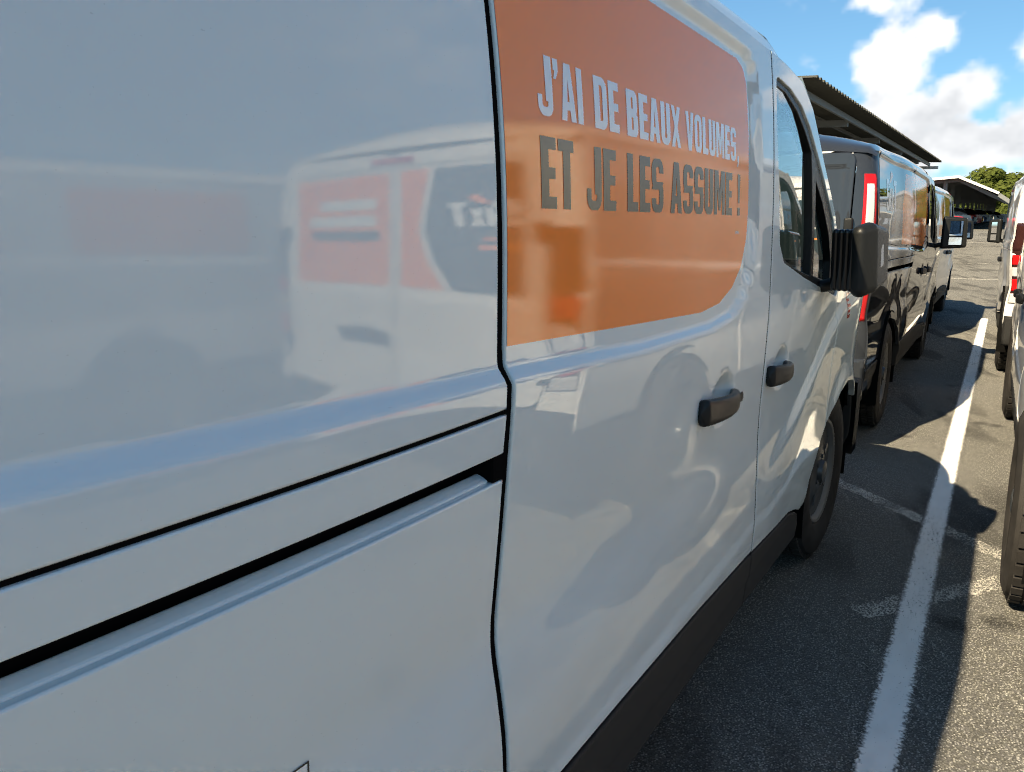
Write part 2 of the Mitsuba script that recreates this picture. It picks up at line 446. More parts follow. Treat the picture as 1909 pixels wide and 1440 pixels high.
def X(y, z):
    y, z = np.asarray(y, float), np.asarray(z, float)
    t = sst(-0.15, 1.15, (y - .75) / 1.17)
    zc = np.clip(z, .22, 1.75)
    x = fS(zc) * (1 - t) + fB(zc) * t
    dq = np.maximum(.75 - y, 0)
    x = x - np.minimum(dq, .55) ** 2 / 12.5 - .031 * (1 - np.exp(-np.maximum(dq - .55, 0) / .35)) - np.maximum(y - 3.3, 0) ** 2 * .35
    # flared lip round the front wheel arch and the pressed line rising over it
    d = np.hypot(y - 3.2, (z - .33) * 1.05)
    x = x + .012 * np.exp(-((d - .40) / .05) ** 2) * sst(2.4, 2.7, y)
    zl = np.interp(y, [1.9, 2.05, 2.25, 2.5, 2.75, 2.95, 3.3], [.66, .68, .74, .83, .94, 1.0, 1.03])
    x = x + .011 * sst(-.028, .028, zl - z) * np.exp(-(np.maximum(zl - z, 0) / .20) ** 2) * sst(1.95, 2.45, y)
    near = (np.abs(z - 1.38) < .34) & (y < 1.85)
    if near.any():
        pts = shapely.points(y[near], z[near])
        sd = shapely.distance(REC_B, pts) * np.where(shapely.contains_xy(REC, y[near], z[near]), 1, -1)
        k = np.zeros_like(x)
        k[near] = sst(-.0125, .0125, sd)
        x = x - .0125 * k
    x = x + bump(y, z, 1.60, .930, .088, .060, .030) + bump(y, z, 2.10, .920, .088, .060, .030)
    return x


def channel(y, z):  # lower quarter panel: its top edge turns in under the sliding-door rail
    x = X(y, np.minimum(z, 1.0))
    return x + np.interp(z, [.998, 1.001, 1.004, 1.0065, 1.009, 1.012, 1.018, 1.026], [0, -.001, -.0045, -.0085, -.009, -.0125, -.021, -.031])


HR = np.unique(np.round(np.concatenate([np.arange(.22, 1.05, .012), np.arange(1.05, 1.18, .004), np.arange(1.18, 1.60, .015), np.arange(1.585, 1.70, .005), np.arange(.69, .79, .006)]), 5))
LR = np.unique(np.round(np.concatenate([np.arange(.22, 1.05, .05), np.arange(1.05, 1.17, .012), np.arange(1.18, 1.59, .08), np.arange(1.60, 1.70, .012)]), 5))

ARCH = [(2.60, .36), (2.64, .469), (2.765, .575), (2.913, .645), (3.05, .688), (3.20, .705), (3.35, .685), (3.48, .62), (3.57, .51), (3.60, .36)]
ARCHR = [(-.36, .36), (-.33, .48), (-.24, .60), (-.11, .675), (.05, .705), (.21, .675), (.34, .60), (.43, .48), (.46, .36)]
WIN = Polygon([(1.958, 1.605), (1.985, 1.612), (2.108, 1.603), (2.231, 1.578), (2.333, 1.535), (2.494, 1.432), (2.701, 1.296), (2.815, 1.17), (2.852, 1.086), (2.835, 1.050), (2.743, 1.064), (2.30, 1.14), (2.052, 1.19),
               (2.00, 1.235), (1.985, 1.305), (1.955, 1.484)]).buffer(-.015).buffer(.015)
GLS = Polygon([(1.978, 1.594), (2.075, 1.59), (2.198, 1.562), (2.29, 1.522), (2.372, 1.475), (2.402, 1.30), (2.412, 1.138), (2.20, 1.170), (2.06, 1.20), (2.018, 1.245), (2.003, 1.305), (1.973, 1.484)])
GLS2 = Polygon([(2.44, 1.40), (2.54, 1.345), (2.66, 1.255), (2.72, 1.17), (2.715, 1.105), (2.60, 1.118), (2.45, 1.138)])
YS, YB = .754, 1.9227


def Xg(y, z):  # side glass: a gently curved sheet
    return -.0045 - .03 * np.maximum(z - 1.10, 0) - .028 * np.maximum(z - 1.25, 0) ** 2 - .012 * np.maximum(y - 2.0, 0)


def poly_quarter_up(hero): return Polygon([(REAR + .10, 1.0762), (YS - .0095, 1.0788), (YS - .0085, 1.668), (REAR + .22, 1.675), (REAR + .13, 1.5)])


def poly_low_quarter():
    return Polygon([(REAR + .06, .50), (-.345, .505), *ARCHR[1:-1], (.44, .52), (YS - .0075, .527), (YS - .0085, .997), (REAR + .09, .997)])


POLY_STRIP = Polygon([(REAR + .09, 1.0265), (YS - .012, 1.0285), (YS - .010, 1.0735), (REAR + .10, 1.0725)])
POLY_DOOR = Polygon([(YS + .0055, .528), (1.137, .520), (1.504, .508), (YB - .0045, .484), (YB - .0045, 1.660), (1.5, 1.667), (YS + .0045, 1.668)])
CAB_OUT = Polygon([(YB + .0040, .480), (2.177, .462), (2.345, .452), (2.46, .425), (2.53, .40), (2.60, .40), (2.64, .469), (2.765, .575), (2.84, .612), (2.848, .80), (2.862, .95), (2.850, 1.046), (2.862, 1.085), (2.832, 1.19),
                   (2.722, 1.318), (2.520, 1.462), (2.375, 1.587), (2.25, 1.640), (2.06, 1.656), (YB + .0040, 1.660)])
POLY_FEND = Polygon([(2.849, .618), (2.913, .645), (3.05, .688), (3.20, .705), (3.35, .685), (3.48, .62), (3.515, .59), (3.90, .605), (3.93, .93), (3.6, 1.02), (3.2, 1.10), (2.88, 1.18), (2.857, 1.085), (2.855, 1.046), (2.868, .95), (2.854, .80)])
POLY_BUMP = Polygon([(3.585, .30), (3.575, .585), (3.93, .60), (3.95, .30)])
POLY_CLAD_D = Polygon([(.47, .33), (.45, .47), (.44, .510), (YS, .519), (1.137, .512), (1.504, .500), (YB - .003, .476), (YB - .003, .335)])
POLY_CLAD_C = Polygon([(YB + .003, .335), (YB + .003, .473), (2.177, .455), (2.345, .445), (2.455, .418), (2.52, .392), (2.555, .35), (2.55, .30)])
POLY_CLAD_R = Polygon([(REAR + .05, .33), (-.40, .33), (-.352, .495), (REAR + .05, .492)])


def gsh(key, fn):
    if key not in CACHE:
        CACHE[key] = fn()
    return CACHE[key]


def wheel_geo(xo, turn=0.0):
    """tyre, rim ring, hub disc; outer face at x=xo side +x, centre at origin in y,z"""
    R_ = .335
    prof = np.array([(-.20, .215), (-.205, .25), (-.205, .29), (-.19, .322), (-.165, R_ - .002), (-.1, R_), (-.035, R_ - .002), (-.012, .322), (.0, .29), (.002, .25), (-.008, .215), (-.02, .205), (-.03, .20)])
    n = 64
    th = np.linspace(0, 2 * np.pi, n, endpoint=False)
    V = np.stack([np.repeat(prof[:, 0], n), np.outer(prof[:, 1], np.cos(th)).ravel(), np.outer(prof[:, 1], np.sin(th)).ravel()], 1)
    F = []
    for i in range(len(prof) - 1):
        a = i * n + np.arange(n)
        b = i * n + (np.arange(n) + 1) % n
        F += [np.stack([a, b, b + n], 1), np.stack([a, b + n, a + n], 1)]
    tyre = trimesh.Trimesh(V, np.vstack(F), process=False)
    # tread blocks
    blocks = []
    for k in range(40):
        a = 2 * np.pi * k / 40
        for j, xx in enumerate((-.165, -.125, -.08, -.04)):
            m = trimesh.creation.box((.032, .040, .016))
            m.apply_translation((xx, 0, R_ + .001))
            m.apply_transform(trimesh.transformations.rotation_matrix(a + (j % 2) * .08, (1, 0, 0)))
            blocks.append(m)
    tyre_m = cat([tyre, *blocks])
    def rev(pr, n=48):
        pr = np.array(pr)
        th = np.linspace(0, 2 * np.pi, n, endpoint=False)
        V = np.stack([np.repeat(pr[:, 0], n), np.outer(pr[:, 1], np.cos(th)).ravel(), np.outer(pr[:, 1], np.sin(th)).ravel()], 1)
        F = []
        for i in range(len(pr) - 1):
            a = i * n + np.arange(n)
            b = i * n + (np.arange(n) + 1) % n
            F += [np.stack([a, b, b + n], 1), np.stack([a, b + n, a + n], 1)]
        return trimesh.Trimesh(V, np.vstack(F), process=False)
    rim = rev([(-.06, .207), (-.020, .207), (-.014, .202), (-.017, .192), (-.026, .186), (-.036, .180), (-.055, .178)])
    hub = rev([(-.05, .186), (-.034, .184), (-.038, .150), (-.030, .10), (-.022, .07), (-.022, .045), (-.005, .040), (-.002, .02), (-.002, .0)])
    lugs = []
    for k in range(5):
        a = 2 * np.pi * k / 5
        m = trimesh.creation.cylinder(.009, .012, sections=10)
        m.apply_transform(trimesh.transformations.rotation_matrix(np.pi / 2, (0, 1, 0)))
        m.apply_translation((-.023, .057 * math.cos(a), .057 * math.sin(a)))
        lugs.append(m)
        s = trimesh.creation.box((.004, .022, .045))
        s.apply_translation((-.027, 0, .118))
        s.apply_transform(trimesh.transformations.rotation_matrix(a + .3, (1, 0, 0)))
        lugs.append(s)
    out = []
    for m in (tyre_m, rim, cat([hub, *lugs])):
        if turn:
            m.apply_translation((.1, 0, 0))
            m.apply_transform(trimesh.transformations.rotation_matrix(turn, (0, 0, 1)))
            m.apply_translation((-.1, 0, 0))
        out.append(m)
    return out


def rear_h(r_poly=None):
    """rear doors: height field over (x, z); h is measured backwards from y = REAR"""
    win = [box(-W + .265, 1.04, -W / 2 - .045, 1.56).buffer(.03), box(-W / 2 + .045, 1.04, -.265, 1.56).buffer(.03)]
    wb = unary_union(win)
    bd = wb.boundary

    def H(x, z):
        x, z = np.asarray(x, float), np.asarray(z, float)
        c = (x + W / 2) / (W / 2)
        h = -.045 * np.abs(c) ** 3 - .10 * np.maximum(z - 1.0, 0) ** 1.6
        m = (z > .95) & (z < 1.66)
        k = np.zeros_like(h)
        if m.any():
            sd = shapely.distance(bd, shapely.points(x[m], z[m])) * np.where(shapely.contains_xy(wb, x[m], z[m]), 1, -1)
            k[m] = sst(-.014, .014, sd)
        return h - .010 * k
    return H


RH = rear_h()


def build_van(key, off, paint, label, group, hero=False, sides='RL', decals=None, rear=True, interior=False, fold=False, mirror_k=1.0, no_left_mirror=False, wheel_in=.045, flank_decal=False, tall_lamp=False, steer=0.0, plate=None, orange_quarter=False):
    labels[key] = {'label': label, 'category': 'van', 'group': group}
    ro = HR if hero else LR
    st, ds = (.03, .006) if hero else (.08, .03)
    res = 'h' if hero else 'l'

    def P(name, geo, m): return put(f'{key}__{name}', geo, m, off)

    def pan(name, tag, poly, m, side, H=X, fine=(), r=.004, depth=.02, lift=0.0, rows=None, dsx=None):
        if side == 'L':
            a, b, c, fine = .08, .03, LR, ()
        else:
            a, b, c = .03, .006, HR
        g = gsh((res, tag, side), lambda: panel(poly, H, side, (0, 0, 0) if side == 'R' else (-W, 0, 0), rows if rows is not None else c, a, r, depth, dsx or b, fine, lift))
        return P(name, g, m)

    for s in sides:
        res = 'h' if hero or s == 'R' else 'l'
        pan('quarter_panel' if s == 'R' else 'side_panel', 'qu', poly_quarter_up(hero), paint, s, fine=())
        if s == 'R':
            pan('door_rail_cover', 'strip', POLY_STRIP, paint, s, r=.0022, depth=.03)
            pan('lower_quarter_panel', 'lq', poly_low_quarter(), paint, s, r=.003)
            def lip(u, v):
                y = REAR + .10 + (YS - .03 - REAR - .10) * u
                i_ = v * 11
                zz_ = np.interp(i_, range(12), [.988, .9950, .9980, .9995, 1.0010, 1.0022, 1.0032, 1.0041, 1.0050, 1.0056, 1.0055, 1.000])
                xx_ = np.interp(i_, range(12), [-.010, -.0095, -.0075, -.0075, -.0090, -.0115, -.0135, -.0158, -.0182, -.0205, -.0225, -.0235])
                return np.stack([X(y, y * 0 + .99) + xx_, y, zz_], 1)
            P('rail_end_cap', gsh((res, 'rec'), lambda: mply(boxm(-.045, -.009, YS - .028, YS - .0085, .998, 1.030), False)), 'm_void')
            P('door_rail_lip', gsh((res, 'lip'), lambda: gply(grid(lip, 40, 45))), paint)
            g = gsh((res, 'chan', s), lambda: panel(Polygon([(REAR + .12, .99), (YS - .006, .99), (YS - .006, 1.085), (REAR + .12, 1.085)]), lambda a, b: X(a, b * 0 + 1.05) - .040, s, (0, 0, 0), [1.05], .1, 0, 0, .05))
            P('door_rail', g, 'm_void')
        else:
            pan('lower_quarter_panel', 'lq', Polygon([*list(poly_low_quarter().exterior.coords)[:-3], (YS - .0085, 1.073), (REAR + .10, 1.073)]), paint, s)
        crisp = 'm_white_crisp' if hero else paint
        dk = pan('sliding_door', 'door', POLY_DOOR, crisp, s, r=.0028, fine=((1.49, 1.71, .86, .99, .006),))
        cab = CAB_OUT.difference(WIN)
        ck = pan('cab_door', 'cab', cab, crisp, s, fine=((1.99, 2.21, .85, .98, .006),), r=.0025)
        pan('front_wing', 'fend', POLY_FEND, crisp, s)
        for nm, pl in (('sill_cladding', POLY_CLAD_D), ('sill_cladding', POLY_CLAD_C), ('sill_cladding', POLY_CLAD_R)):
            pan(nm, 'cl' + str(id(pl)), pl, 'm_cladding', s, H=lambda a, b: X(a, np.maximum(b, .40)) + .002 - .10 * np.maximum(.42 - b, 0), r=.006, depth=.04)
        pan('bumper_side', 'bs', POLY_BUMP, 'm_cladding', s, r=.008, depth=.05)
        # dark inner frame behind the gaps
        full = Polygon([(REAR + .08, .34), (-.352, .34), *ARCHR, (.46, .34), (2.55, .34), *ARCH[:-1], (3.6, .40), (3.9, .42), (3.9, .88), (3.2, 1.05), (2.85, 1.1), (2.70, 1.29), (2.45, 1.45), (2.2, 1.60), (2.0, 1.645), (REAR + .2, 1.66)]).buffer(0)
        hole = WIN.buffer(-.012)
        g = gsh((res, 'frame', s), lambda: panel(full.difference(hole), lambda a, b: X(a, np.clip(b, .4, 1.66)) - .036 + np.where((b > .95) & (b < 1.1) & (a < .76), -.02, 0), s, (0, 0, 0) if s == 'R' else (-W, 0, 0), LR, .08, 0, 0, .03))
        P('door_frame', g, 'm_seal')
        for nm, yc, w0 in (('door_seal', YS - .0015, .0085), ('door_seal', YB, .0070)):
            g = gsh((res, 'ds', s, yc), lambda: panel(box(yc - w0, .47, yc + w0, 1.66), lambda a, b: X(a, b) - (.0045 if w0 > .008 else .0014), s, (0, 0, 0) if s == 'R' else (-W, 0, 0), LR, .02, 0, 0, .02))
            P(nm, g, 'm_void')
        if s == 'R':
            P('door_seal', gsh((res, 'ds2'), lambda: panel(Polygon([(REAR + .12, 1.071), (YS - .010, 1.072), (YS - .010, 1.0815), (REAR + .12, 1.0805)]), lambda a, b: X(a, b * 0 + 1.076) - .005, 'R', (0, 0, 0), None, .03, 0, 0, .02)), 'm_void')
        # window seal, glass, quarter glass
        seal = WIN.buffer(-.0025).difference(GLS).difference(GLS2) if True else None
        g = gsh((res, 'seal', s), lambda: panel(seal, lambda a, b: X(a, b) - .006, s, (0, 0, 0) if s == 'R' else (-W, 0, 0), None, .03, .003, .02, .008 if hero else .03))
        P('window_seal', g, 'm_black_trim')
        for nm, pl, tg in (('window', GLS, 'gl'), ('window', GLS2, 'gl2')):
            g = gsh((res, tg, s), lambda pl=pl: panel(pl.buffer(.004), lambda a, b: Xg(a, b) - .010, s, (0, 0, 0) if s == 'R' else (-W, 0, 0), None, .04, 0, 0, .01 if hero else .04))
            P(nm, g, 'm_glass' if interior else 'm_dark_glass')
        # handles
        for y0, y1, zc, holder in ((1.44, 1.70, .927, dk), (1.945, 2.185, .917, ck)):
            def hf(u, v, y0=y0, y1=y1, zc=zc):
                t = u
                y = y0 + (y1 - y0) * t
                bow = .034 * np.sin(np.pi * np.clip(t * .96 + .08, 0, 1)) ** .55
                a = 2 * np.pi * v
                hz = (.017 + .009 * (1 - t)) * np.sign(np.sin(a)) * np.abs(np.sin(a)) ** .6
                hx = .011 * np.sign(np.cos(a)) * np.abs(np.cos(a)) ** .6
                endk = np.where((u < .001) | (u > .999), 0.02, 1.0)
                x = X(np.full_like(y, (y0 + y1) / 2), np.full_like(y, zc - .06)) + bow - .006 + hx * endk
                return np.stack([x if s == 'R' else -W - x, y, zc + .012 * (0.5 - t) + hz * endk], 1)
            g = gsh((res, 'hd', s, y0), lambda: gply(grid(hf, 36 if hero else 14, 25 if hero else 13)))
            put(f'{key}__{holder.split("__")[1]}__handle', g, 'm_black_trim', off)
            if hero:
                lk = trimesh.creation.cylinder(.011, .006, sections=20)
                lk.apply_transform(trimesh.transformations.rotation_matrix(np.pi / 2, (0, 1, 0)))
                lk.apply_translation((float(X(np.array([y1 + .03]), np.array([zc - .012]))[0]), y1 + .035, zc - .015))
                if s == 'L':
                    lk.vertices[:, 0] = -W - lk.vertices[:, 0]
                put(f'{key}__{holder.split("__")[1]}__lock', mply(lk, 30), 'm_black_trim', off)
        # mirror
        sg = (1 if s == 'R' else -1) * mirror_k
        xb = 0 if s == 'R' else -W
        if not (s == 'L' and no_left_mirror):
            def mirror_geo():
                if fold:
                    shell = hull([(xb + sg * .118, 2.465, 1.105), (xb + sg * .138, 2.48, 1.115), (xb + sg * .113, 2.455, 1.255), (xb + sg * .128, 2.475, 1.262), (xb + sg * .10, 2.66, 1.12), (xb + sg * .145, 2.62, 1.13), (xb + sg * .09, 2.66, 1.245), (xb + sg * .14, 2.61, 1.25)], .026, 20)
                    return shell
                return hull([(xb + sg * .075, 2.56, 1.10), (xb + sg * .225, 2.60, 1.11), (xb + sg * .075, 2.56, 1.33), (xb + sg * .215, 2.60, 1.32), (xb + sg * .10, 2.65, 1.13), (xb + sg * .19, 2.66, 1.14), (xb + sg * .10, 2.65, 1.30), (xb + sg * .18, 2.66, 1.30)], .025, 10)
            mk = P('wing_mirror', gsh((res, 'mir', s, fold, mirror_k), lambda: mply(mirror_geo(), 40)), 'm_black_trim').split('__')[1]
            if fold:
                gl = hull([(xb + sg * .040, 2.43, 1.125), (xb + sg * .040, 2.43, 1.24), (xb + sg * .060, 2.60, 1.13), (xb + sg * .055, 2.60, 1.235)], .008, 10)
                put(f'{key}__{mk}__mirror_gaiter', mply(cat([hull([(xb + sg * .050, 2.478, 1.11), (xb + sg * .048, 2.472, 1.25), (xb + sg * .112, 2.466, 1.11), (xb + sg * .108, 2.46, 1.25), (xb + sg * .05, 2.63, 1.12), (xb + sg * .05, 2.63, 1.245), (xb + sg * .11, 2.63, 1.12), (xb + sg * .11, 2.63, 1.245)], .008, 10)] + [hull([(xb + sg * (.048 + .0155 * k), 2.478 - .006 * k, 1.105), (xb + sg * (.044 + .0155 * k), 2.470 - .006 * k, 1.258), (xb + sg * (.050 + .0155 * k), 2.64, 1.115), (xb + sg * (.046 + .0155 * k), 2.64, 1.25)], .0112, 12) for k in range(4)]), 40), 'm_black_gloss', off)
                ind = hull([(xb + sg * .158, 2.515, 1.165), (xb + sg * .153, 2.515, 1.225), (xb + sg * .160, 2.545, 1.17), (xb + sg * .156, 2.545, 1.225)], .0065, 10)
                put(f'{key}__{mk}__indicator_lamp', mply(ind, 40), 'm_clear_lens', off)
                arm = hull([(xb + sg * .0, 2.56, 1.10), (xb + sg * .0, 2.74, 1.09), (xb + sg * .07, 2.60, 1.115), (xb + sg * .06, 2.66, 1.12)], .018, 12)
            else:
                gl = boxm(min(xb + sg * .085, xb + sg * .21), max(xb + sg * .085, xb + sg * .21), 2.530, 2.536, 1.12, 1.315)
                put(f'{key}__{mk}__mirror_glass', gsh((res, 'mgl', s, mirror_k), lambda: mply(cat([boxm(xb + sg * .148 - .062 * mirror_k, xb + sg * .148 + .062 * mirror_k, 2.545, 2.5475, 1.19, 1.315), boxm(xb + sg * .148 - .062 * mirror_k, xb + sg * .148 + .062 * mirror_k, 2.545, 2.5475, 1.11, 1.175)]), False)), 'm_mirror', off)
                arm = hull([(xb + sg * -.01, 2.62, 1.10), (xb + sg * -.01, 2.74, 1.09), (xb + sg * .10, 2.61, 1.12), (xb + sg * .10, 2.65, 1.12)], .018, 10)
            put(f'{key}__{mk}__mirror_arm', gsh((res, 'arm', s, fold, mirror_k), lambda: mply(arm, 40)), 'm_black_trim', off)
        sg = 1 if s == 'R' else -1
        # wheels
        for yc, tn in ((AX_R, 0), (AX_F, steer if s == 'R' else steer)):
            gk = ('wheel', s, tn)
            if gk not in CACHE:
                ms = wheel_geo(0, tn)
                if s == 'L':
                    for m in ms:
                        m.apply_transform(trimesh.transformations.rotation_matrix(np.pi, (0, 0, 1)))
                CACHE[gk] = [mply(m, 35) for m in ms]
            o = np.array(off) + (((-wheel_in if s == 'R' else -W + wheel_in)), yc, .343 - off[2])
            wk = f'{key}__wheel'
            k, w0 = 1, wk
            while f'{wk}__tyre' in scene:
                wk = f'{w0}_{k:03d}'
                k += 1
            for nm, g, m in zip(('tyre', 'rim', 'hub_cap'), CACHE[gk], ('m_tyre', 'm_steel_rim', 'm_hub_dark')):
                put(f'{wk}__{nm}', g, m, o)
        # wheel-arch liners
        def liner(yc):
            def f(u, v):
                a = np.pi * (-.06 + 1.12 * u)
                return np.stack([(xb - sg * (.04 + .5 * v)), yc - .44 * np.cos(a), .30 + .45 * np.sin(a)], 1)
            return gply(grid(f, 20, 3))
        for yc in (AX_R, AX_F):
            P('arch_liner', gsh((res, 'lin', s, yc), lambda yc=yc: liner(yc)), 'm_void')

    res = 'h' if hero else 'l'
    # roof
    def roof(u, v):
        c = 2 * u - 1
        y0 = REAR + .056 + .06 * np.abs(c) ** 3
        y = y0 + (2.40 - y0) * v ** 1.7
        xe = np.where(c > 0, X(y, np.full_like(y, 1.665)) - .008, -W - X(y, np.full_like(y, 1.665)) + .008)
        mid = -W / 2
        k = np.abs(c)
        x = mid + (xe - mid) * (1 - (1 - k) ** 1.0)
        rear_k = sst(0, 1, (y - y0) / .30)
        z = 1.662 + (.047 * sst(0, .05, 1 - k) + .125 * (1 - k ** 2.2)) * (.3 + .7 * rear_k ** .5) * (1 - .22 * sst(.0, 1.0, (y - 1.75) / .8) * (1 - k ** 8)) - .022 * (v < 1e-6) - .085 * sst(.86, .99, k) * sst(2.04, 2.40, y)
        return np.stack([x, y, z], 1)
    def roof_u(u, v):
        c = 2 * u - 1
        c = np.sign(c) * (1 - (1 - np.abs(c)) ** 2.2)
        return roof((c + 1) / 2, v)
    P('roof', gsh((res, 'roof'), lambda: gply(grid(roof_u, 61 if hero else 31, 60 if hero else 16))), paint)
    # windscreen, pillars, bonnet, nose
    def screen(u, v):
        c = 2 * u - 1
        yb, yt = 3.36 - .46 * np.abs(c) ** 2.2, 2.47 - .22 * np.abs(c) ** 2.2
        xb_, xt = -W / 2 + c * (W / 2 - .075), -W / 2 + c * (W / 2 - .115)
        y = yb + (yt - yb) * v
        return np.stack([xb_ + (xt - xb_) * v, y, (1.16 + .02 * (1 - np.abs(c)) ) * (1 - v) + (1.64 + .105 * (1 - np.abs(c) ** 2.5)) * v + .05 * np.sin(np.pi * v)], 1)
    P('windscreen', gsh((res, 'scr'), lambda: gply(grid(screen, 21, 9))), 'm_glass' if interior else 'm_dark_glass')
    for sg2 in (0, 1):
        xq = 0 if sg2 == 0 else -W
        q = 1 if sg2 == 0 else -1
        def pill(u, v, xq=xq, q=q):
            yo = np.interp(v, [0, .25, .55, .8, 1], [2.86, 2.80, 2.555, 2.375, 2.26])
            zo = np.interp(v, [0, .25, .55, .8, 1], [1.10, 1.245, 1.450, 1.600, 1.655])
            xo = X(yo, zo) - .004
            ui = np.full_like(v, 1.0)
            S_ = screen(ui, np.clip(v * 1.0, 0, 1))
            A = np.stack([xo, yo, zo], 1)
            B_ = S_ + np.array([.012, .01, .004])
            p = A + (B_ - A) * u[:, None]
            p[:, 0] += .012 * np.sin(np.pi * u)
            if q < 0:
                p[:, 0] = -W - p[:, 0]
            return p
        P('windscreen_pillar', gsh((res, 'pil', sg2), lambda: gply(grid(pill, 6, 14))), paint)
    def bonnet(u, v):
        c = 2 * u - 1
        y = (3.40 - .44 * np.abs(c) ** 2.2) * (1 - v) + (4.0 - .16 * np.abs(c) ** 3) * v
        zed = np.interp(y, [2.85, 3.2, 3.6, 3.93, 4.05], [1.19, 1.10, 1.02, .93, .86])
        xe = W / 2 + X(y, np.full_like(y, 1.0)) - .006
        return np.stack([-W / 2 + c * xe, y, zed + .075 * (1 - np.abs(c) ** 3) * (1 - .3 * v)], 1)
    P('bonnet', gsh((res, 'bon'), lambda: gply(grid(bonnet, 25, 12))), paint)
    nose = box(-W + .16, .30, -.16, .95)
    def NH(x, z):
        c = (x + W / 2) / (W / 2)
        return NOSE - .16 * np.abs(c) ** 3 - .25 * np.maximum(z - .62, 0) ** 1.5 - .2 * np.maximum(.42 - z, 0)
    P('front_bumper', gsh((res, 'fb'), lambda: panel(box(-W + .03, .28, -.03, .60), NH, 'F', (0, 0, 0), None, .08, .02, .12, .06)), 'm_cladding')
    P('grille', gsh((res, 'gr'), lambda: panel(box(-W + .45, .61, -.45, .90), NH, 'F', (0, 0, 0), None, .06, .01, .05, .05)), 'm_black_trim')
    for q in (0, 1):
        bx = box(-.44, .62, -.10, .90) if q == 0 else box(-W + .10, .62, -W + .44, .90)
        P('headlight', gsh((res, 'hl', q), lambda: panel(bx.buffer(-.04).buffer(.04), NH, 'F', (0, 0, 0), None, .05, .008, .05, .03)), 'm_clear_lens')
    # underbody
    P('underbody', gsh('ub', lambda: mply(cat([boxm(-W + .10, -.10, REAR + .15, -.42, .30, .56), boxm(-W + .30, -.30, -.5, .6, .32, .56), boxm(-W + .10, -.10, .52, 2.62, .30, .56), boxm(-W + .34, -.34, 2.6, 3.75, .32, .72)]), False)), 'm_void')
    # rear
    if rear:
        dl = {}
        for nm, x0, x1 in (('rear_door', -W + .200, -W / 2 - .004), ('rear_door', -W / 2 + .004, -.200)):
            lo = Polygon([(x0, .575), (x1, .575), (x1, 1.662), (x0, 1.662)]).buffer(-.045).buffer(.045)
            dl[x0] = P(nm, gsh((res, 'rd', x0), lambda: panel(lo, RH, 'B', (0, REAR, 0), np.unique(np.concatenate([np.arange(.56, 1.0, .06), np.arange(1.0, 1.08, .008), np.arange(1.1, 1.55, .06), np.arange(1.54, 1.62, .008), np.arange(1.62, 1.7, .02)])), .05, .006, .03, .02)), paint)
        # corner posts: turn from the side into the rear
        for q in (0, 1):
            def corner(u, v, q=q):
                z = .56 + (1.672 - .56) * v
                ys = np.where(z > 1.05, REAR + .115 + .10 * sst(1.45, 1.67, z), REAR + .085)
                p0 = np.stack([X(ys, z) - .002, ys], 1)
                h = RH(np.full_like(z, -.190), np.clip(z, .56, 1.66))
                p2 = np.stack([np.full_like(z, -.1935) - .03 * sst(1.58, 1.67, z), REAR - h + .001 + .03 * sst(1.56, 1.672, z)], 1)
                p1 = np.stack([p0[:, 0] - .006, p2[:, 1] + .012], 1)
                p = (1 - u[:, None]) ** 2 * p0 + 2 * (u * (1 - u))[:, None] * p1 + (u ** 2)[:, None] * p2
                x = p[:, 0] if q == 0 else -W - p[:, 0]
                return np.stack([x, p[:, 1], z], 1)
            P('rear_corner_post', gsh((res, 'cp', q), lambda: gply(grid(corner, 12, 40))), paint)
            # lamp follows the corner, proud of it
            segs = ((.64, 1.32, 'm_lamp_dark', .004, 'housing', 0.30, .97), (1.07, 1.30, 'm_red_lens' if tall_lamp else 'm_lamp_dark', .010, 'upper_lens', .34, .93), (.965, 1.05, 'm_red_lens', .010, 'red_lens', .34, .93), (.875, .955, 'm_clear_lens', .010, 'clear_lens', .34, .93), (.76, .865, 'm_red_lens', .010, 'red_lens', .34, .93), (.665, .75, 'm_clear_lens', .010, 'clear_lens', .34, .93))
            if tall_lamp:
                segs = ((.995, 1.565, 'm_red_lens', .006, 'red_lens', .28, .76), (1.03, 1.52, 'm_clear_lens', .011, 'clear_lens', .40, .67), (.76, .93, 'm_red_lens', .008, 'reflector', .28, .80))
            lk = f'{key}__tail_lamp'
            k, l0 = 1, lk
            while f'{lk}__{segs[0][4]}' in scene:
                lk = f'{l0}_{k:03d}'
                k += 1
            for z0, z1, m, pr, nm, u0, u1 in segs:
                def lens(u, v, z0=z0, z1=z1, pr=pr, u0=u0, u1=u1, q=q):
                    vv = np.clip(v * 1.16 - .08, 0, 1)
                    uu = np.clip(u * 1.16 - .08, 0, 1)
                    edge = (vv == v * 1.16 - .08) & (uu == u * 1.16 - .08)
                    vz = (z0 + (z1 - z0) * vv - .56) / (1.672 - .56)
                    U = u0 + (u1 - u0) * uu
                    b = corner(U, vz, q)
                    e = corner(np.clip(U + .01, 0, 1), vz, q) - corner(np.clip(U - .01, 0, 1), vz, q)
                    n = np.stack([e[:, 1], -e[:, 0], e[:, 2] * 0], 1)
                    n /= np.linalg.norm(n, axis=1, keepdims=True) + 1e-9
                    outw = np.stack([b[:, 0] + W / 2, b[:, 1] - 1.5, b[:, 2] * 0], 1)
                    n *= np.sign((n * outw).sum(1, keepdims=True))
                    return b + n * np.where(edge, pr, -.004)[:, None]
                put(f'{lk}__{nm}', gsh((res, 'ln', q, z0, z1, pr), lambda: gply(grid(lens, 14, 16))), m, off)
        P('rear_bumper', gsh((res, 'rb'), lambda: panel(box(-W + .065, .33, -.065, .565), lambda x, z: .045 - .06 * np.abs((x + W / 2) / (W / 2)) ** 4 - .3 * np.maximum(.38 - z, 0), 'B', (0, REAR, 0), None, .06, .02, .20, .04)), paint if tall_lamp else 'm_cladding')
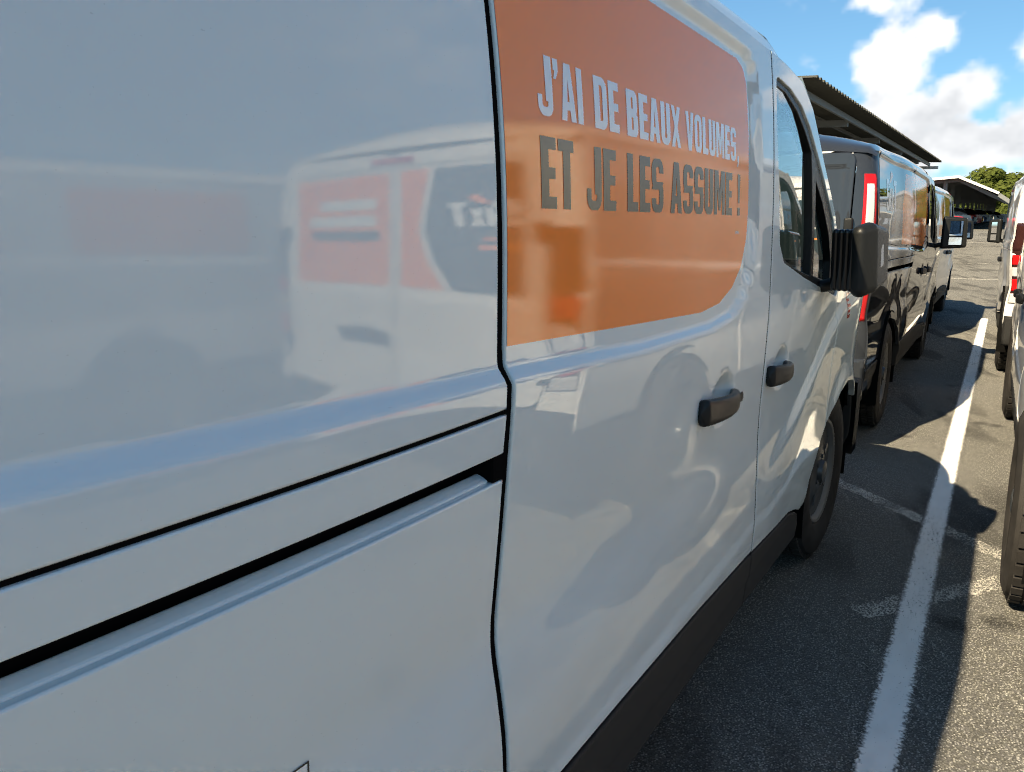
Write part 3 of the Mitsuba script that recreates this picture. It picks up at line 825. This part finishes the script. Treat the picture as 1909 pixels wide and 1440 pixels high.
        P('brake_lamp', gsh((res, 'bl'), lambda: panel(box(-W / 2 - .13, 1.605, -W / 2 + .13, 1.640), RH, 'B', (0, REAR, 0), None, .03, .004, .02, .02, lift=.008)), 'm_red_lens')
        P('plate_garnish', gsh((res, 'pg'), lambda: panel(Polygon([(-W / 2 + .02, .80), (-W / 2 + .34, .80), (-W / 2 + .36, .845), (-W / 2 + .19, .86), (-W / 2 + .03, .845)]), RH, 'B', (0, REAR, 0), None, .03, .006, .02, .02, lift=.022)), 'm_black_trim')
        P('number_plate', gsh((res, 'np'), lambda: panel(box(-W / 2 - .46, .66, -W / 2 - .06, .78), RH, 'B', (0, REAR, 0), None, .05, .002, .008, .02, lift=.010)), 'm_letter_white')
        for zz in (1.28, .75):
            for xq in (-.205, -W + .205):
                P('door_hinge', gsh((res, 'hg', zz, xq), lambda: mply(rbox(xq, REAR + .028, zz, .045, .05, .075, .008, 8), 40)), 'm_black_trim')
        if decals == 'rear':
            Rw = box(-W / 2 + .05, 1.045, -.268, 1.555).buffer(.012)
            Lw = box(-W + .268, 1.045, -W / 2 - .05, 1.555).buffer(.012)
            edge = [(-W / 2 - .35, 1.0), (-W / 2 - .22, 1.15), (-W / 2 - .16, 1.28), (-W / 2 - .18, 1.4), (-W / 2 - .24, 1.6)]
            leftp = Polygon([(-W, 1.0), *edge, (-W, 1.6)])
            wh = LineString(edge).buffer(.018, cap_style='flat')
            dark = Lw.intersection(leftp).difference(wh)
            org = unary_union([Rw, Lw.difference(leftp).difference(wh)])
            def dc(nm, tg, pl, m, lf, holder): put(f'{key}__{holder}__{nm}', gsh((res, tg), lambda: panel(pl, RH, 'B', (0, REAR, 0), None, .05, 0, 0, .015, lift=lf)), m, off)
            h0, h1 = [dl[k].split('__')[1] for k in sorted(dl)]
            dc('dark_decal', 'dd', dark, 'm_dark_vinyl', .0008, h0)
            dc('orange_decal', 'do', Lw.difference(leftp).difference(wh), 'm_orange', .0008, h0)
            dc('orange_decal', 'do2', Rw, 'm_orange', .0008, h1)
            dc('lettering', 'dl1', words([('S', -W + .28, -W + .39, 1.30, 1.41), ('ix', -W + .395, -W + .52, 1.30, 1.41), ('T', -W + .525, -W + .63, 1.30, 1.41)], .12), 'm_letter_white', .0016, h0)
            dc('logo_flash', 'dl2', Polygon([(-W + .41, 1.40), (-W + .46, 1.40), (-W + .55, 1.43), (-W + .49, 1.44)]), 'm_orange', .0016, h0)
            dc('small_print', 'dl3', unary_union([box(-W + .29, 1.205, -W + .48, 1.222), box(-W + .35, 1.24, -W + .46, 1.25)]), 'm_orange', .0016, h0)
            dc('white_print', 'dl4', unary_union([box(-W / 2 + .12, 1.40, -W / 2 + .52, 1.455), box(-W / 2 + .12, 1.31, -W / 2 + .60, 1.37)]), 'm_letter_white', .0016, h1)
            dc('dark_print', 'dl5', box(-W / 2 + .10, 1.235, -W / 2 + .58, 1.285), 'm_letter_dark', .0016, h1)
        elif decals == 'dark':
            pass
    if decals == 'rear' and flank_decal:
        fl = Polygon([(-.30, 1.18), (YS - .02, 1.16), (YS - .02, 1.58), (-.30, 1.59)]).buffer(-.04).buffer(.04)
        put(f'{key}__side_panel__orange_decal', gsh('fl', lambda: panel(fl, X, 'L', (-W, 0, 0), LR, .08, 0, 0, .03, lift=.003)), 'm_orange', off)
    if decals == 'hero' or decals == 'dark' or decals == 'plain_orange':
        ORG = Polygon([(YS + .0075, 1.147), (1.137, 1.133), (1.45, 1.122), (1.56, 1.130), (1.645, 1.155), (1.705, 1.195), (1.738, 1.25), (1.748, 1.31), (1.749, 1.465), (1.742, 1.565), (1.722, 1.592), (1.68, 1.604), (YS + .0075, 1.618)])
        ORG = ORG.buffer(-.035, quad_segs=16).buffer(.035, quad_segs=16)
        ORG = unary_union([ORG, Polygon([(YS + .0075, 1.147), (YS + .08, 1.1447), (YS + .08, 1.617), (YS + .0075, 1.618)])])
        def dc(nm, tg, pl, m, lf, holder): put(f'{key}__{holder}__{nm}', gsh(('h', tg), lambda: panel(pl, X, 'R', (0, 0, 0), HR, .03, 0, 0, .006, lift=lf)), m, off)
        dc('orange_decal', 'so', ORG, 'm_orange', .0006, 'sliding_door')
        if decals == 'hero':
            l1 = [('J', .839, .876, 1.404, 1.472), ("'", .880, .893, 1.404, 1.472), ('AI', .897, .957, 1.404, 1.471), ('DE', .991, 1.071, 1.404, 1.470), ('BEAUX', 1.098, 1.324, 1.404, 1.468), ('VOLUMES', 1.350, 1.652, 1.404, 1.467), (',', 1.661, 1.672, 1.404, 1.466)]
            l2 = [('ET', .839, .924, 1.299, 1.381), ('JE', .961, 1.054, 1.299, 1.380), ('LES', 1.094, 1.239, 1.299, 1.380), ('ASSUME', 1.272, 1.625, 1.299, 1.380), ('!', 1.664, 1.683, 1.299, 1.380)]
            for nm, row, m in (('white_lettering', l1, 'm_letter_white'), ('dark_lettering', l2, 'm_letter_dark')):
                for k_, wd in enumerate(row):
                    pl = words([wd])
                    lk_ = f'{key}__sliding_door__{nm}' + (f'_{k_:03d}' if k_ else '')
                    put(lk_, panel(pl, X, 'R', (0, 0, 0), HR, .03, 0, 0, .006, lift=.0012), m, off)
            dc('small_print', 'l3', unary_union([box(1.655 + .006 * k, 1.263, 1.6592 + .006 * k, 1.268) for k in range(4)]), 'm_letter_white', .0012, 'sliding_door')
        else:
            dc('orange_decal', 'so2', Polygon([(.20, 1.16), (YS - .01, 1.147), (YS - .01, 1.60), (.30, 1.60), (.15, 1.4)]), 'm_orange', .0006, 'quarter_panel')
            dc('lettering', 'so3', words([('S', -.48, -.36, 1.36, 1.54), ('ix', -.355, -.21, 1.36, 1.54), ('T', -.20, -.08, 1.36, 1.54)], .12), 'm_letter_white', .0012, 'quarter_panel')
            dc('logo_flash', 'so4', Polygon([(-.33, 1.52), (-.28, 1.52), (-.16, 1.57), (-.24, 1.59)]), 'm_orange', .0012, 'quarter_panel')
    if interior:
        for xs in (-.46, -1.47):
            sk = f'{key}__seat'
            k, s0 = 1, sk
            while f'{sk}__backrest' in scene:
                sk = f'{s0}_{k:03d}'
                k += 1
            put(f'{sk}__cushion', mply(rbox(xs, 2.32, .78, .48, .50, .16, .05), 40), 'm_seat', off)
            put(f'{sk}__backrest', mply(hull([(xs - .19, 2.16, .85), (xs + .19, 2.16, .85), (xs - .17, 2.02, 1.32), (xs + .17, 2.02, 1.32), (xs - .17, 2.10, 1.30), (xs + .17, 2.10, 1.30)], .05), 40), 'm_seat', off)
            put(f'{sk}__headrest', mply(hull([(xs - .09, 2.02, 1.42), (xs + .09, 2.02, 1.42), (xs - .08, 2.03, 1.52), (xs + .08, 2.03, 1.52)], .045), 40), 'm_seat', off)
        P('dashboard', mply(cat([rbox(-W / 2, 3.02, 1.0, W - .22, .42, .26, .06), rbox(-W / 2, 2.86, .80, .5, .3, .3, .05)]), 40), 'm_dash')
        tor = trimesh.creation.torus(.19, .016, 32, 10)
        tor.apply_transform(trimesh.transformations.rotation_matrix(math.radians(62), (1, 0, 0)))
        tor.apply_translation((-1.47, 2.72, 1.10))
        P('steering_wheel', mply(tor, True), 'm_dash')
        P('bulkhead', mply(boxm(-W + .10, -.10, 1.90, 1.915, .5, 1.63), False), 'm_dash')
        P('cab_floor', mply(boxm(-W + .06, -.06, 1.92, 3.2, .56, .60), False), 'm_dash')


# ------------------------------------------------------------------ ground
def ground_z(x, y):
    return np.interp(y, [-400, 13, 17, 25, 40, 60, 75, 150, 400], [0, 0, .04, .19, .50, .94, 1.10, 1.75, 1.9]) * sst(60, 30, np.abs(x + 2) * 0)


ys = np.concatenate([[-400, -100, -20], np.arange(-5, 13.1, 1), np.arange(14, 30, 1), np.arange(30, 160, 4), [180, 250, 400, 1500]])
xs = np.array([-1500, -300, -100, -50, -20, -10, -5, 0, 5, 10, 20, 50, 100, 300, 1500.])
gx, gy = np.meshgrid(xs, ys)
from scipy.ndimage import gaussian_filter1d
gzf = PchipInterpolator([-400, 12, 17, 25, 40, 60, 75, 150, 400, 1500], [0, 0, .05, .19, .50, .92, 1.10, 1.75, 1.9, 1.9])
i, j = np.meshgrid(np.arange(len(xs) - 1), np.arange(len(ys) - 1))
a = (j * len(xs) + i).ravel()
gf = np.vstack([np.stack([a, a + 1, a + len(xs) + 1], 1), np.stack([a, a + len(xs) + 1, a + len(xs)], 1)])
put('ground', gply((np.stack([gx.ravel(), gy.ravel(), gzf(gy.ravel())], 1), gf)), 'm_asphalt')
labels['ground'] = {'label': 'worn grey asphalt of the car park', 'kind': 'structure'}


def strip(pts_l, pts_r, z=.003):
    n = len(pts_l)
    V = np.array([[*p, float(gzf(p[1])) + z] for p in pts_l] + [[*p, float(gzf(p[1])) + z] for p in pts_r])
    F = []
    for k in range(n - 1):
        F += [(k, n + k, n + k + 1), (k, n + k + 1, k + 1)]
    return V, np.array(F)


def ragged(p, q, w, n, jit, z=.003, taper=0.0):
    p, q = np.array(p, float), np.array(q, float)
    d = (q - p) / np.linalg.norm(q - p)
    nn = np.array([-d[1], d[0]])
    L, R_ = [], []
    for k in range(n):
        t = k / (n - 1)
        c = p + (q - p) * t
        ww = w / 2 + .0025 * math.sin(t * 97.0) * math.sin(t * 41.0 + 1)
        L.append(c + nn * (ww + rng.normal(0, jit)))
        R_.append(c - nn * (ww + rng.normal(0, jit)))
    return strip(L, R_, z)


put('bay_line', gply(ragged((.302, -3), (.352, 12.95), .104, 3000, .0006)), 'm_line')
labels['bay_line'] = {'label': 'long white painted bay line beside the vans', 'kind': 'structure'}
for k, (p, q, w) in enumerate([((-.60, 4.62), (.62, 3.51), .085), ((.16, 2.745), (.62, 3.33), .09)]):
    put('worn_bay_marking', gply(ragged(p, q, w, 60, .006, .0018)), 'm_old_line')
for p, q in [((-.5, 20.6), (30, 20.0)), ((-1.2, 26.4), (30, 26.1)), ((-2, 41), (40, 39.5))]:
    put('worn_bay_marking', gply(ragged(p, q, .12, 40, .01, .004)), 'm_old_line')
for k in scene:
    if k.startswith('worn_bay_marking'):
        labels[k] = {'label': 'worn old white marking on the asphalt', 'kind': 'structure'}

# ------------------------------------------------------------------ the vans
build_van('panel_van', (0, 0, 0), 'm_white', 'large white panel van in the left foreground with orange sliding door slogan', 'vans parked in rows', hero=True, decals='hero', interior=True, fold=True, steer=-.05)
# sticker low on the quarter panel and the small red one on the wing
put('panel_van__lower_quarter_panel__sticker', panel(Polygon([(.405, .765), (.452, .765), (.452, .812), (.405, .812)]), X, 'R', (0, 0, 0), None, .02, 0, 0, .01, lift=.0006), 'm_letter_white')
put('panel_van__lower_quarter_panel__sticker_print', panel(unary_union([box(.404, .764, .4535, .766), box(.4515, .764, .4535, .813), box(.404, .811, .4535, .813)] + [box(.410, .770 + .008 * k, .410 + (.036 if k % 2 else .026), .773 + .008 * k) for k in range(5)]), X, 'R', (0, 0, 0), None, .02, 0, 0, .01, lift=.001), 'm_letter_dark')
RS = unary_union([box(3.04, .955, 3.10, .967), box(3.04, .975, 3.09, .985), box(3.04, .995, 3.10, 1.005), box(3.04, 1.015, 3.085, 1.025), box(3.04, 1.035, 3.10, 1.046), box(3.04, .955, 3.052, 1.046)])
put('panel_van__front_wing__sticker', panel(RS, X, 'R', (0, 0, 0), None, .02, 0, 0, .006, lift=.0008), 'm_red_lens')
build_van('panel_van_001', (-.06, 5.55, 0), 'm_grey_paint', 'dark grey panel van parked in front of the large white van', 'vans parked in rows', decals='dark', tall_lamp=True)
build_van('panel_van_002', (-.15, 10.55, 0), 'm_white_far', 'white van farthest ahead in the left row, beyond the dark grey van', 'vans parked in rows', decals='plain_orange')
build_van('panel_van_003', (2.495, 3.12, 0), 'm_white_far', 'white van at the right edge, its rear wheel nearest the camera', 'vans parked in rows', decals='rear', no_left_mirror=True, wheel_in=.0)
build_van('panel_van_004', (2.39, 8.38, 0), 'm_white_far', 'white van ahead at the right edge with red tail lamp in view', 'vans parked in rows', decals='rear', mirror_k=.6)
build_van('panel_van_005', (5.05, 1.9, 0), 'm_white_far', 'white van in the next bay, seen only as reflection in the large van', 'vans parked in rows', decals='rear', flank_decal=True)

# ------------------------------------------------------------------ near canopy (corrugated car port behind the left row)
labels['car_port'] = {'label': 'near car port with corrugated dark roof above the grey van', 'category': 'car port'}
E0, E1 = np.array([-2.85, 16.6]), np.array([-2.17, 41.2])
ax = (E1 - E0) / np.linalg.norm(E1 - E0)
side = np.array([-ax[1], ax[0]])


def cp(u, s, z): return np.array([*(E0 + ax * u + side * s), z])


LEN = float(np.linalg.norm(E1 - E0))
pitch = .30
us = np.arange(0, LEN, pitch / 6)
wave = np.interp((us / pitch) % 1, [0, .3, .45, .75, .9, 1], [0, 0, .06, .06, 0, 0])
ss = np.array([0, 3.0, 6.0, 9.0])
zz = 4.0 + ss * .045
V = np.array([cp(u, s, z + w) for s, z in zip(ss, zz) for u, w in zip(us, wave)])
V2 = V - [0, 0, .012]
n = len(us)
F = []
for k in range(len(ss) - 1):
    i = np.arange(n - 1)
    F += [np.stack([k * n + i, k * n + i + 1, (k + 1) * n + i + 1], 1), np.stack([k * n + i, (k + 1) * n + i + 1, (k + 1) * n + i], 1)]
F = np.vstack(F)
e = np.arange(n - 1)
FE = np.vstack([np.stack([e, e + 1, len(V) + e + 1], 1), np.stack([e, len(V) + e + 1, len(V) + e], 1)])
put('car_port__roof_sheet', gply((np.vstack([V, V2]), np.vstack([F, F + len(V), FE])), False), 'm_roof_sheet')
for s in (.45, 4.5, 8.6):
    put('car_port__edge_beam', mply(bar(cp(.1, s, 3.87 + .045 * s), cp(LEN - .25, s, 3.87 + .045 * s), .06, .13), False), 'm_steel_grey')
for u in np.arange(1.0, LEN, 5.0):
    put('car_port__rafter', mply(bar(cp(u, .5, 3.80), cp(u, 8.9, 4.18), .10, .16), False), 'm_steel_grey')
    c = cp(u, 4.5, 0)
    put('car_port__post', mply(bar((c[0], c[1], float(gzf(c[1])) - .05), (c[0], c[1], 3.9), .18, .18), False), 'm_steel_grey')
for s in np.arange(1.3, 8.5, 1.15):
    put('car_port__purlin', mply(bar(cp(.1, s, 3.94 + .045 * s), cp(LEN - .1, s, 3.94 + .045 * s), .06, .08), False), 'm_steel_grey')
put('car_port__gutter_end', mply(bar(cp(LEN - .2, 0.1, 3.76), cp(LEN - .2, 3.0, 3.83), .14, .12), False), 'm_fascia')

# ------------------------------------------------------------------ far canopy over the row of cars
labels['car_port_001'] = {'label': 'far gabled car port with white edge over a row of cars', 'category': 'car port'}
Y0, Y1 = 62.0, 150.0


def fx(y): return (y - 62) * .026


sec = [(-11.5, 3.75), (-4.3, 4.2), (-2.4, 4.35), (.0, 3.25), (.95, 2.55)]
V, F = [], []
for y in np.linspace(Y0, Y1, 12):
    for k in (0, .07):
        for x, z in sec:
            V.append((x + fx(y), y, z + k + (float(gzf(y)) - float(gzf(Y0)))))
m_ = len(sec)
for r_ in range(11):
    for k in range(m_ - 1):
        for lay in (0, m_):
            q = [r_ * 2 * m_ + lay + k, r_ * 2 * m_ + lay + k + 1, (r_ + 1) * 2 * m_ + lay + k + 1, (r_ + 1) * 2 * m_ + lay + k]
            F += [(q[0], q[1], q[2]), (q[0], q[2], q[3])]
put('car_port_001__roof_sheet', gply((np.array(V), np.array(F)), False), 'm_roof_sheet')
for k in range(m_ - 2):
    (xa, za), (xb_, zb_) = sec[k], sec[k + 1]
    put('car_port_001__fascia', mply(bar((xa, Y0 - .08, za + .05), (xb_, Y0 - .08, zb_ + .05), .06, .16), False), 'm_fascia')
put('car_port_001__eave_beam', mply(bar((.0, Y0 - .05, 3.2), (1.0, Y0 - .05, 2.5), .2, .24), False), 'm_steel_grey')
put('car_port_001__eave_beam', mply(bar((.95, Y0, 2.52), (.95 + fx(Y1), Y1, 2.52 + .8), .15, .22), False), 'm_steel_grey')
for y in np.arange(Y0 + 1, Y1, 6.0):
    dz = float(gzf(y)) - float(gzf(Y0))
    for x in (-9.0, -3.2):
        put('car_port_001__post', mply(bar((x + fx(y), y, float(gzf(y)) - .1), (x + fx(y), y, (3.9 if x < -4 else 4.2) + dz), .25, .25), False), 'm_steel_grey')
    put('car_port_001__rafter', mply(cat([bar((-11 + fx(y), y, 3.65 + dz), (-2.4 + fx(y), y, 4.22 + dz), .14, .22), bar((-2.4 + fx(y), y, 4.22 + dz), (.9 + fx(y), y, 2.5 + dz), .14, .22)]), False), 'm_steel_grey')

# ------------------------------------------------------------------ parked cars under it
car_cols = [(.45, .02, .03), (.30, .32, .36), (.05, .06, .09), (.55, .56, .58), (.5, .05, .05), (.62, .22, .02), (.10, .14, .24), (.6, .6, .62), (.35, .37, .42), (.28, .05, .16), (.4, .42, .45), (.03, .03, .04), (.06, .07, .1), (.5, .5, .5)]
names = ['red', 'grey', 'black', 'silver', 'dark red', 'orange', 'blue', 'white', 'pale grey', 'purple', 'light grey', 'black', 'navy', 'silver']


def lens_row(zs_, wd, hh, xs_):
    return None


def car_geo():
    # side profile in (x: front +, z), extruded in y then tapered
    low = Polygon([(-2.05, .32), (-2.1, .62), (-2.0, .92), (-1.75, .98), (1.0, .98), (1.85, .86), (2.08, .68), (2.08, .34), (1.75, .28), (1.70, .45), (1.45, .62), (1.15, .62), (.93, .45), (.88, .28), (-.88, .28), (-.93, .45), (-1.15, .62), (-1.45, .62), (-1.72, .45), (-1.78, .28)])
    body = trimesh.creation.extrude_polygon(low, 1.76, engine='earcut')
    cabin = Polygon([(-1.8, .97), (-1.5, 1.36), (-1.1, 1.47), (.05, 1.47), (.45, 1.34), (1.05, .97)])
    glass = trimesh.creation.extrude_polygon(cabin, 1.60, engine='earcut')
    roof = trimesh.creation.extrude_polygon(Polygon([(-1.52, 1.37), (-1.1, 1.485), (.05, 1.485), (.44, 1.36), (.40, 1.35), (.03, 1.46), (-1.1, 1.46), (-1.48, 1.36)]), 1.5, engine='earcut')
    out = []
    for m, w in ((body, 1.76), (glass, 1.60), (roof, 1.5)):
        v = m.vertices.copy()
        P_ = np.stack([v[:, 2] - w / 2, v[:, 0], v[:, 1]], 1)
        P_[:, 0] *= np.where(P_[:, 2] > 1.0, 1 - .18 * (P_[:, 2] - 1.0) / .48, 1.0)
        out.append(trimesh.Trimesh(P_, m.faces[:, ::-1], process=False))
    wh = []
    for yy in (-1.32, 1.30):
        for sx in (-.80, .80):
            c = trimesh.creation.cylinder(.31, .2, sections=18)
            c.apply_transform(trimesh.transformations.rotation_matrix(np.pi / 2, (0, 1, 0)))
            c.apply_translation((sx, yy, .31))
            wh.append(c)
    lamp = [boxm(sx - .17, sx + .17, 2.0, 2.085, .66, .78) for sx in (-.62, .62)]
    tail = [boxm(sx - .12, sx + .12, -2.1, -2.02, .72, .90) for sx in (-.70, .70)]
    plate = boxm(-.26, .26, 2.07, 2.095, .45, .56)
    return [mply(m, 25) for m in (*out, )] + [mply(w_, 30) for w_ in wh] + [mply(l_, False) for l_ in (*lamp, *tail, plate)]


cg = car_geo()
posn = [(y, -2.5 + (y - 60) * .0235 + rng.normal(0, .1)) for y in (61.5, 66, 70.5, 75, 80, 85, 91, 97, 103, 110, 117, 125, 133, 142)]
ordn = ['nearest', 'second', 'third', 'fourth', 'fifth', 'sixth', 'seventh', 'eighth', 'ninth', 'tenth', 'eleventh', 'twelfth', 'thirteenth', 'last']
for k, (y, x) in enumerate(posn):
    key = 'parked_car' if k == 0 else f'parked_car_{k:03d}'
    gloss(f'm_car_{k}', car_cols[k])
    tw = T().translate([x - 1.3, y, float(gzf(y))]).rotate([0, 0, 1], -90 + (180 if k % 3 == 1 else 0) + float(rng.normal(0, 2)))
    nm = ['body', 'window_band', 'roof', 'wheel', 'wheel_001', 'wheel_002', 'wheel_003', 'headlight', 'headlight_001', 'tail_lamp', 'tail_lamp_001', 'number_plate']
    mm = [f'm_car_{k}', 'm_dark_glass', f'm_car_{k}'] + ['m_tyre'] * 4 + ['m_clear_lens'] * 2 + ['m_red_lens'] * 2 + ['m_letter_white']
    for n_, g_, b_ in zip(nm, cg, mm):
        scene[f'{key}__{n_}'] = {**g_, 'bsdf': {'type': 'ref', 'id': b_}, 'to_world': tw}
    labels[key] = {'label': f'small {names[k]} car under the far car port, {ordn[k]} from the front of the row', 'category': 'car', 'group': 'cars under the far car port'}
put('low_wall', mply(boxm(-.4, 16, 151.0, 151.3, 1.5, 3.0), False), 'm_fascia')
labels['low_wall'] = {'label': 'low white wall at the far right beyond the car row', 'category': 'wall'}

# ------------------------------------------------------------------ trees


def crown(rad, hgt, n, seed, leaf):
    r = np.random.default_rng(seed)
    cl = []
    for k in range(22):
        a, q = r.uniform(0, 2 * np.pi), math.sqrt(r.uniform(0, 1)) * .78
        z = r.uniform(-.75, .55)
        cl.append((rad * q * math.cos(a) * math.sqrt(max(.15, 1 - z * z * .7)), rad * q * math.sin(a) * math.sqrt(max(.15, 1 - z * z * .7)), hgt / 2 * z, rad * r.uniform(.32, .52)))
    cl = np.array(cl)
    pick = r.integers(0, len(cl), n)
    d = r.normal(size=(n, 3))
    d /= np.linalg.norm(d, axis=1, keepdims=True)
    c = cl[pick, :3] + d * (cl[pick, 3] * r.uniform(.55, 1.05, n) ** .6)[:, None] * [1, 1, .85]
    t1 = r.normal(size=(n, 3))
    t1 -= (t1 * d).sum(1, keepdims=True) * d * .75
    t1 /= np.linalg.norm(t1, axis=1, keepdims=True)
    nrm = d + r.normal(size=(n, 3)) * .45
    t2 = np.cross(nrm, t1)
    t2 /= np.linalg.norm(t2, axis=1, keepdims=True)
    s = (leaf * r.uniform(.6, 1.3, n))[:, None]
    V = np.stack([c - t1 * s, c + t2 * s * .6, c + t1 * s, c - t2 * s * .6], 1).reshape(-1, 3)
    i = np.arange(n)[:, None] * 4
    F = np.vstack([i + [0, 1, 2], i + [0, 2, 3]])
    return V, F


def trunk(h, r0, seed):
    r = np.random.default_rng(seed)
    ms = []
    def cone(p, q, a, b):
        p, q = np.array(p), np.array(q)
        th = np.linspace(0, 2 * np.pi, 9)[:-1]
        z = (q - p) / np.linalg.norm(q - p)
        x = np.cross(z, [.3, .9, .1])
        x /= np.linalg.norm(x)
        y = np.cross(z, x)
        ring = np.cos(th)[:, None] * x + np.sin(th)[:, None] * y
        V = np.vstack([p + ring * a, q + ring * b])
        i = np.arange(8)
        j = (i + 1) % 8
        return trimesh.Trimesh(V, np.vstack([np.stack([i, j, j + 8], 1), np.stack([i, j + 8, i + 8], 1)]), process=False)
    ms.append(cone((0, 0, -.2), (0, 0, h * .55), r0, r0 * .6))
    for k in range(6):
        a = r.uniform(0, 6.28)
        ms.append(cone((0, 0, h * r.uniform(.3, .5)), (h * .25 * math.cos(a), h * .25 * math.sin(a), h * r.uniform(.65, .85)), r0 * .45, r0 * .12))
    return cat(ms)


variants = []
for v in range(4):
    variants.append((gply(crown(4.6, 8.2, 9000, 40 + v, .33), False), mply(trunk(9, .28, v), 40)))
tl = [(-1.6, 172, 1.0, 'round green tree above the far car port, tallest in the view'), (3.4, 176, .90, 'green tree at the right edge beyond the low wall'), (-9.5, 178, .80, 'green tree top rising behind the left slope of the far car port'),
      (-5.2, 186, .82, 'green tree between two crowns behind the ridge of the far car port'), (.9, 190, .80, 'green tree half hidden behind the tallest crown by the far car port'), (9.5, 172, .95, 'green tree just outside the frame on the right'), (-14.5, 180, .80, 'green tree behind the far car port, leftmost')]
for k, (x, y, s, lb) in enumerate(tl):
    key = 'tree' if k == 0 else f'tree_{k:03d}'
    tw = T().translate([x, y, float(gzf(y))]).rotate([0, 0, 1], 70 * k).scale([s * 1.35, s * 1.2, s])
    scene[f'{key}__crown'] = {**variants[k % 4][0], 'bsdf': {'type': 'ref', 'id': 'm_leaf'}, 'to_world': tw @ T().translate([0, 0, 6.2])}
    scene[f'{key}__trunk'] = {**variants[k % 4][1], 'bsdf': {'type': 'ref', 'id': 'm_bark'}, 'to_world': tw}
    labels[key] = {'label': lb, 'category': 'tree', 'group': 'trees beyond the car park'}
kk = len(tl)
for az in np.arange(8, 176, 6.5):
    d_ = 120 + 25 * rng.uniform()
    x, y = d_ * math.sin(math.radians(az)), d_ * math.cos(math.radians(az))
    key = f'tree_{kk:03d}'
    kk += 1
    s = float(rng.uniform(.8, 1.25))
    tw = T().translate([x, y, float(gzf(y))]).rotate([0, 0, 1], float(rng.uniform(0, 360))).scale([s * 1.3, s * 1.3, s])
    scene[f'{key}__crown'] = {**variants[kk % 4][0], 'bsdf': {'type': 'ref', 'id': 'm_leaf'}, 'to_world': tw @ T().translate([0, 0, 5.0])}
    scene[f'{key}__trunk'] = {**variants[kk % 4][1], 'bsdf': {'type': 'ref', 'id': 'm_bark'}, 'to_world': tw}
    labels[key] = {'label': 'green tree of the belt round the car park, outside the frame', 'category': 'tree', 'group': 'trees round the car park'}
# undergrowth behind the car row, seen between the posts
hv, hf_ = [], []
for k in range(26):
    c = crown(2.2, 3.4, 420, 300 + k, .34)
    hf_.append(c[1] + sum(map(len, hv)))
    hv.append(c[0] + [-16 + k * 1.5 + rng.normal(0, .4), 160 + rng.uniform(0, 4), 3.0 + rng.uniform(-.3, .6)])
put('hedge', gply((np.vstack(hv), np.vstack(hf_)), False), 'm_leaf')
labels['hedge'] = {'label': 'green scrub behind the posts of the far car port', 'kind': 'stuff'}
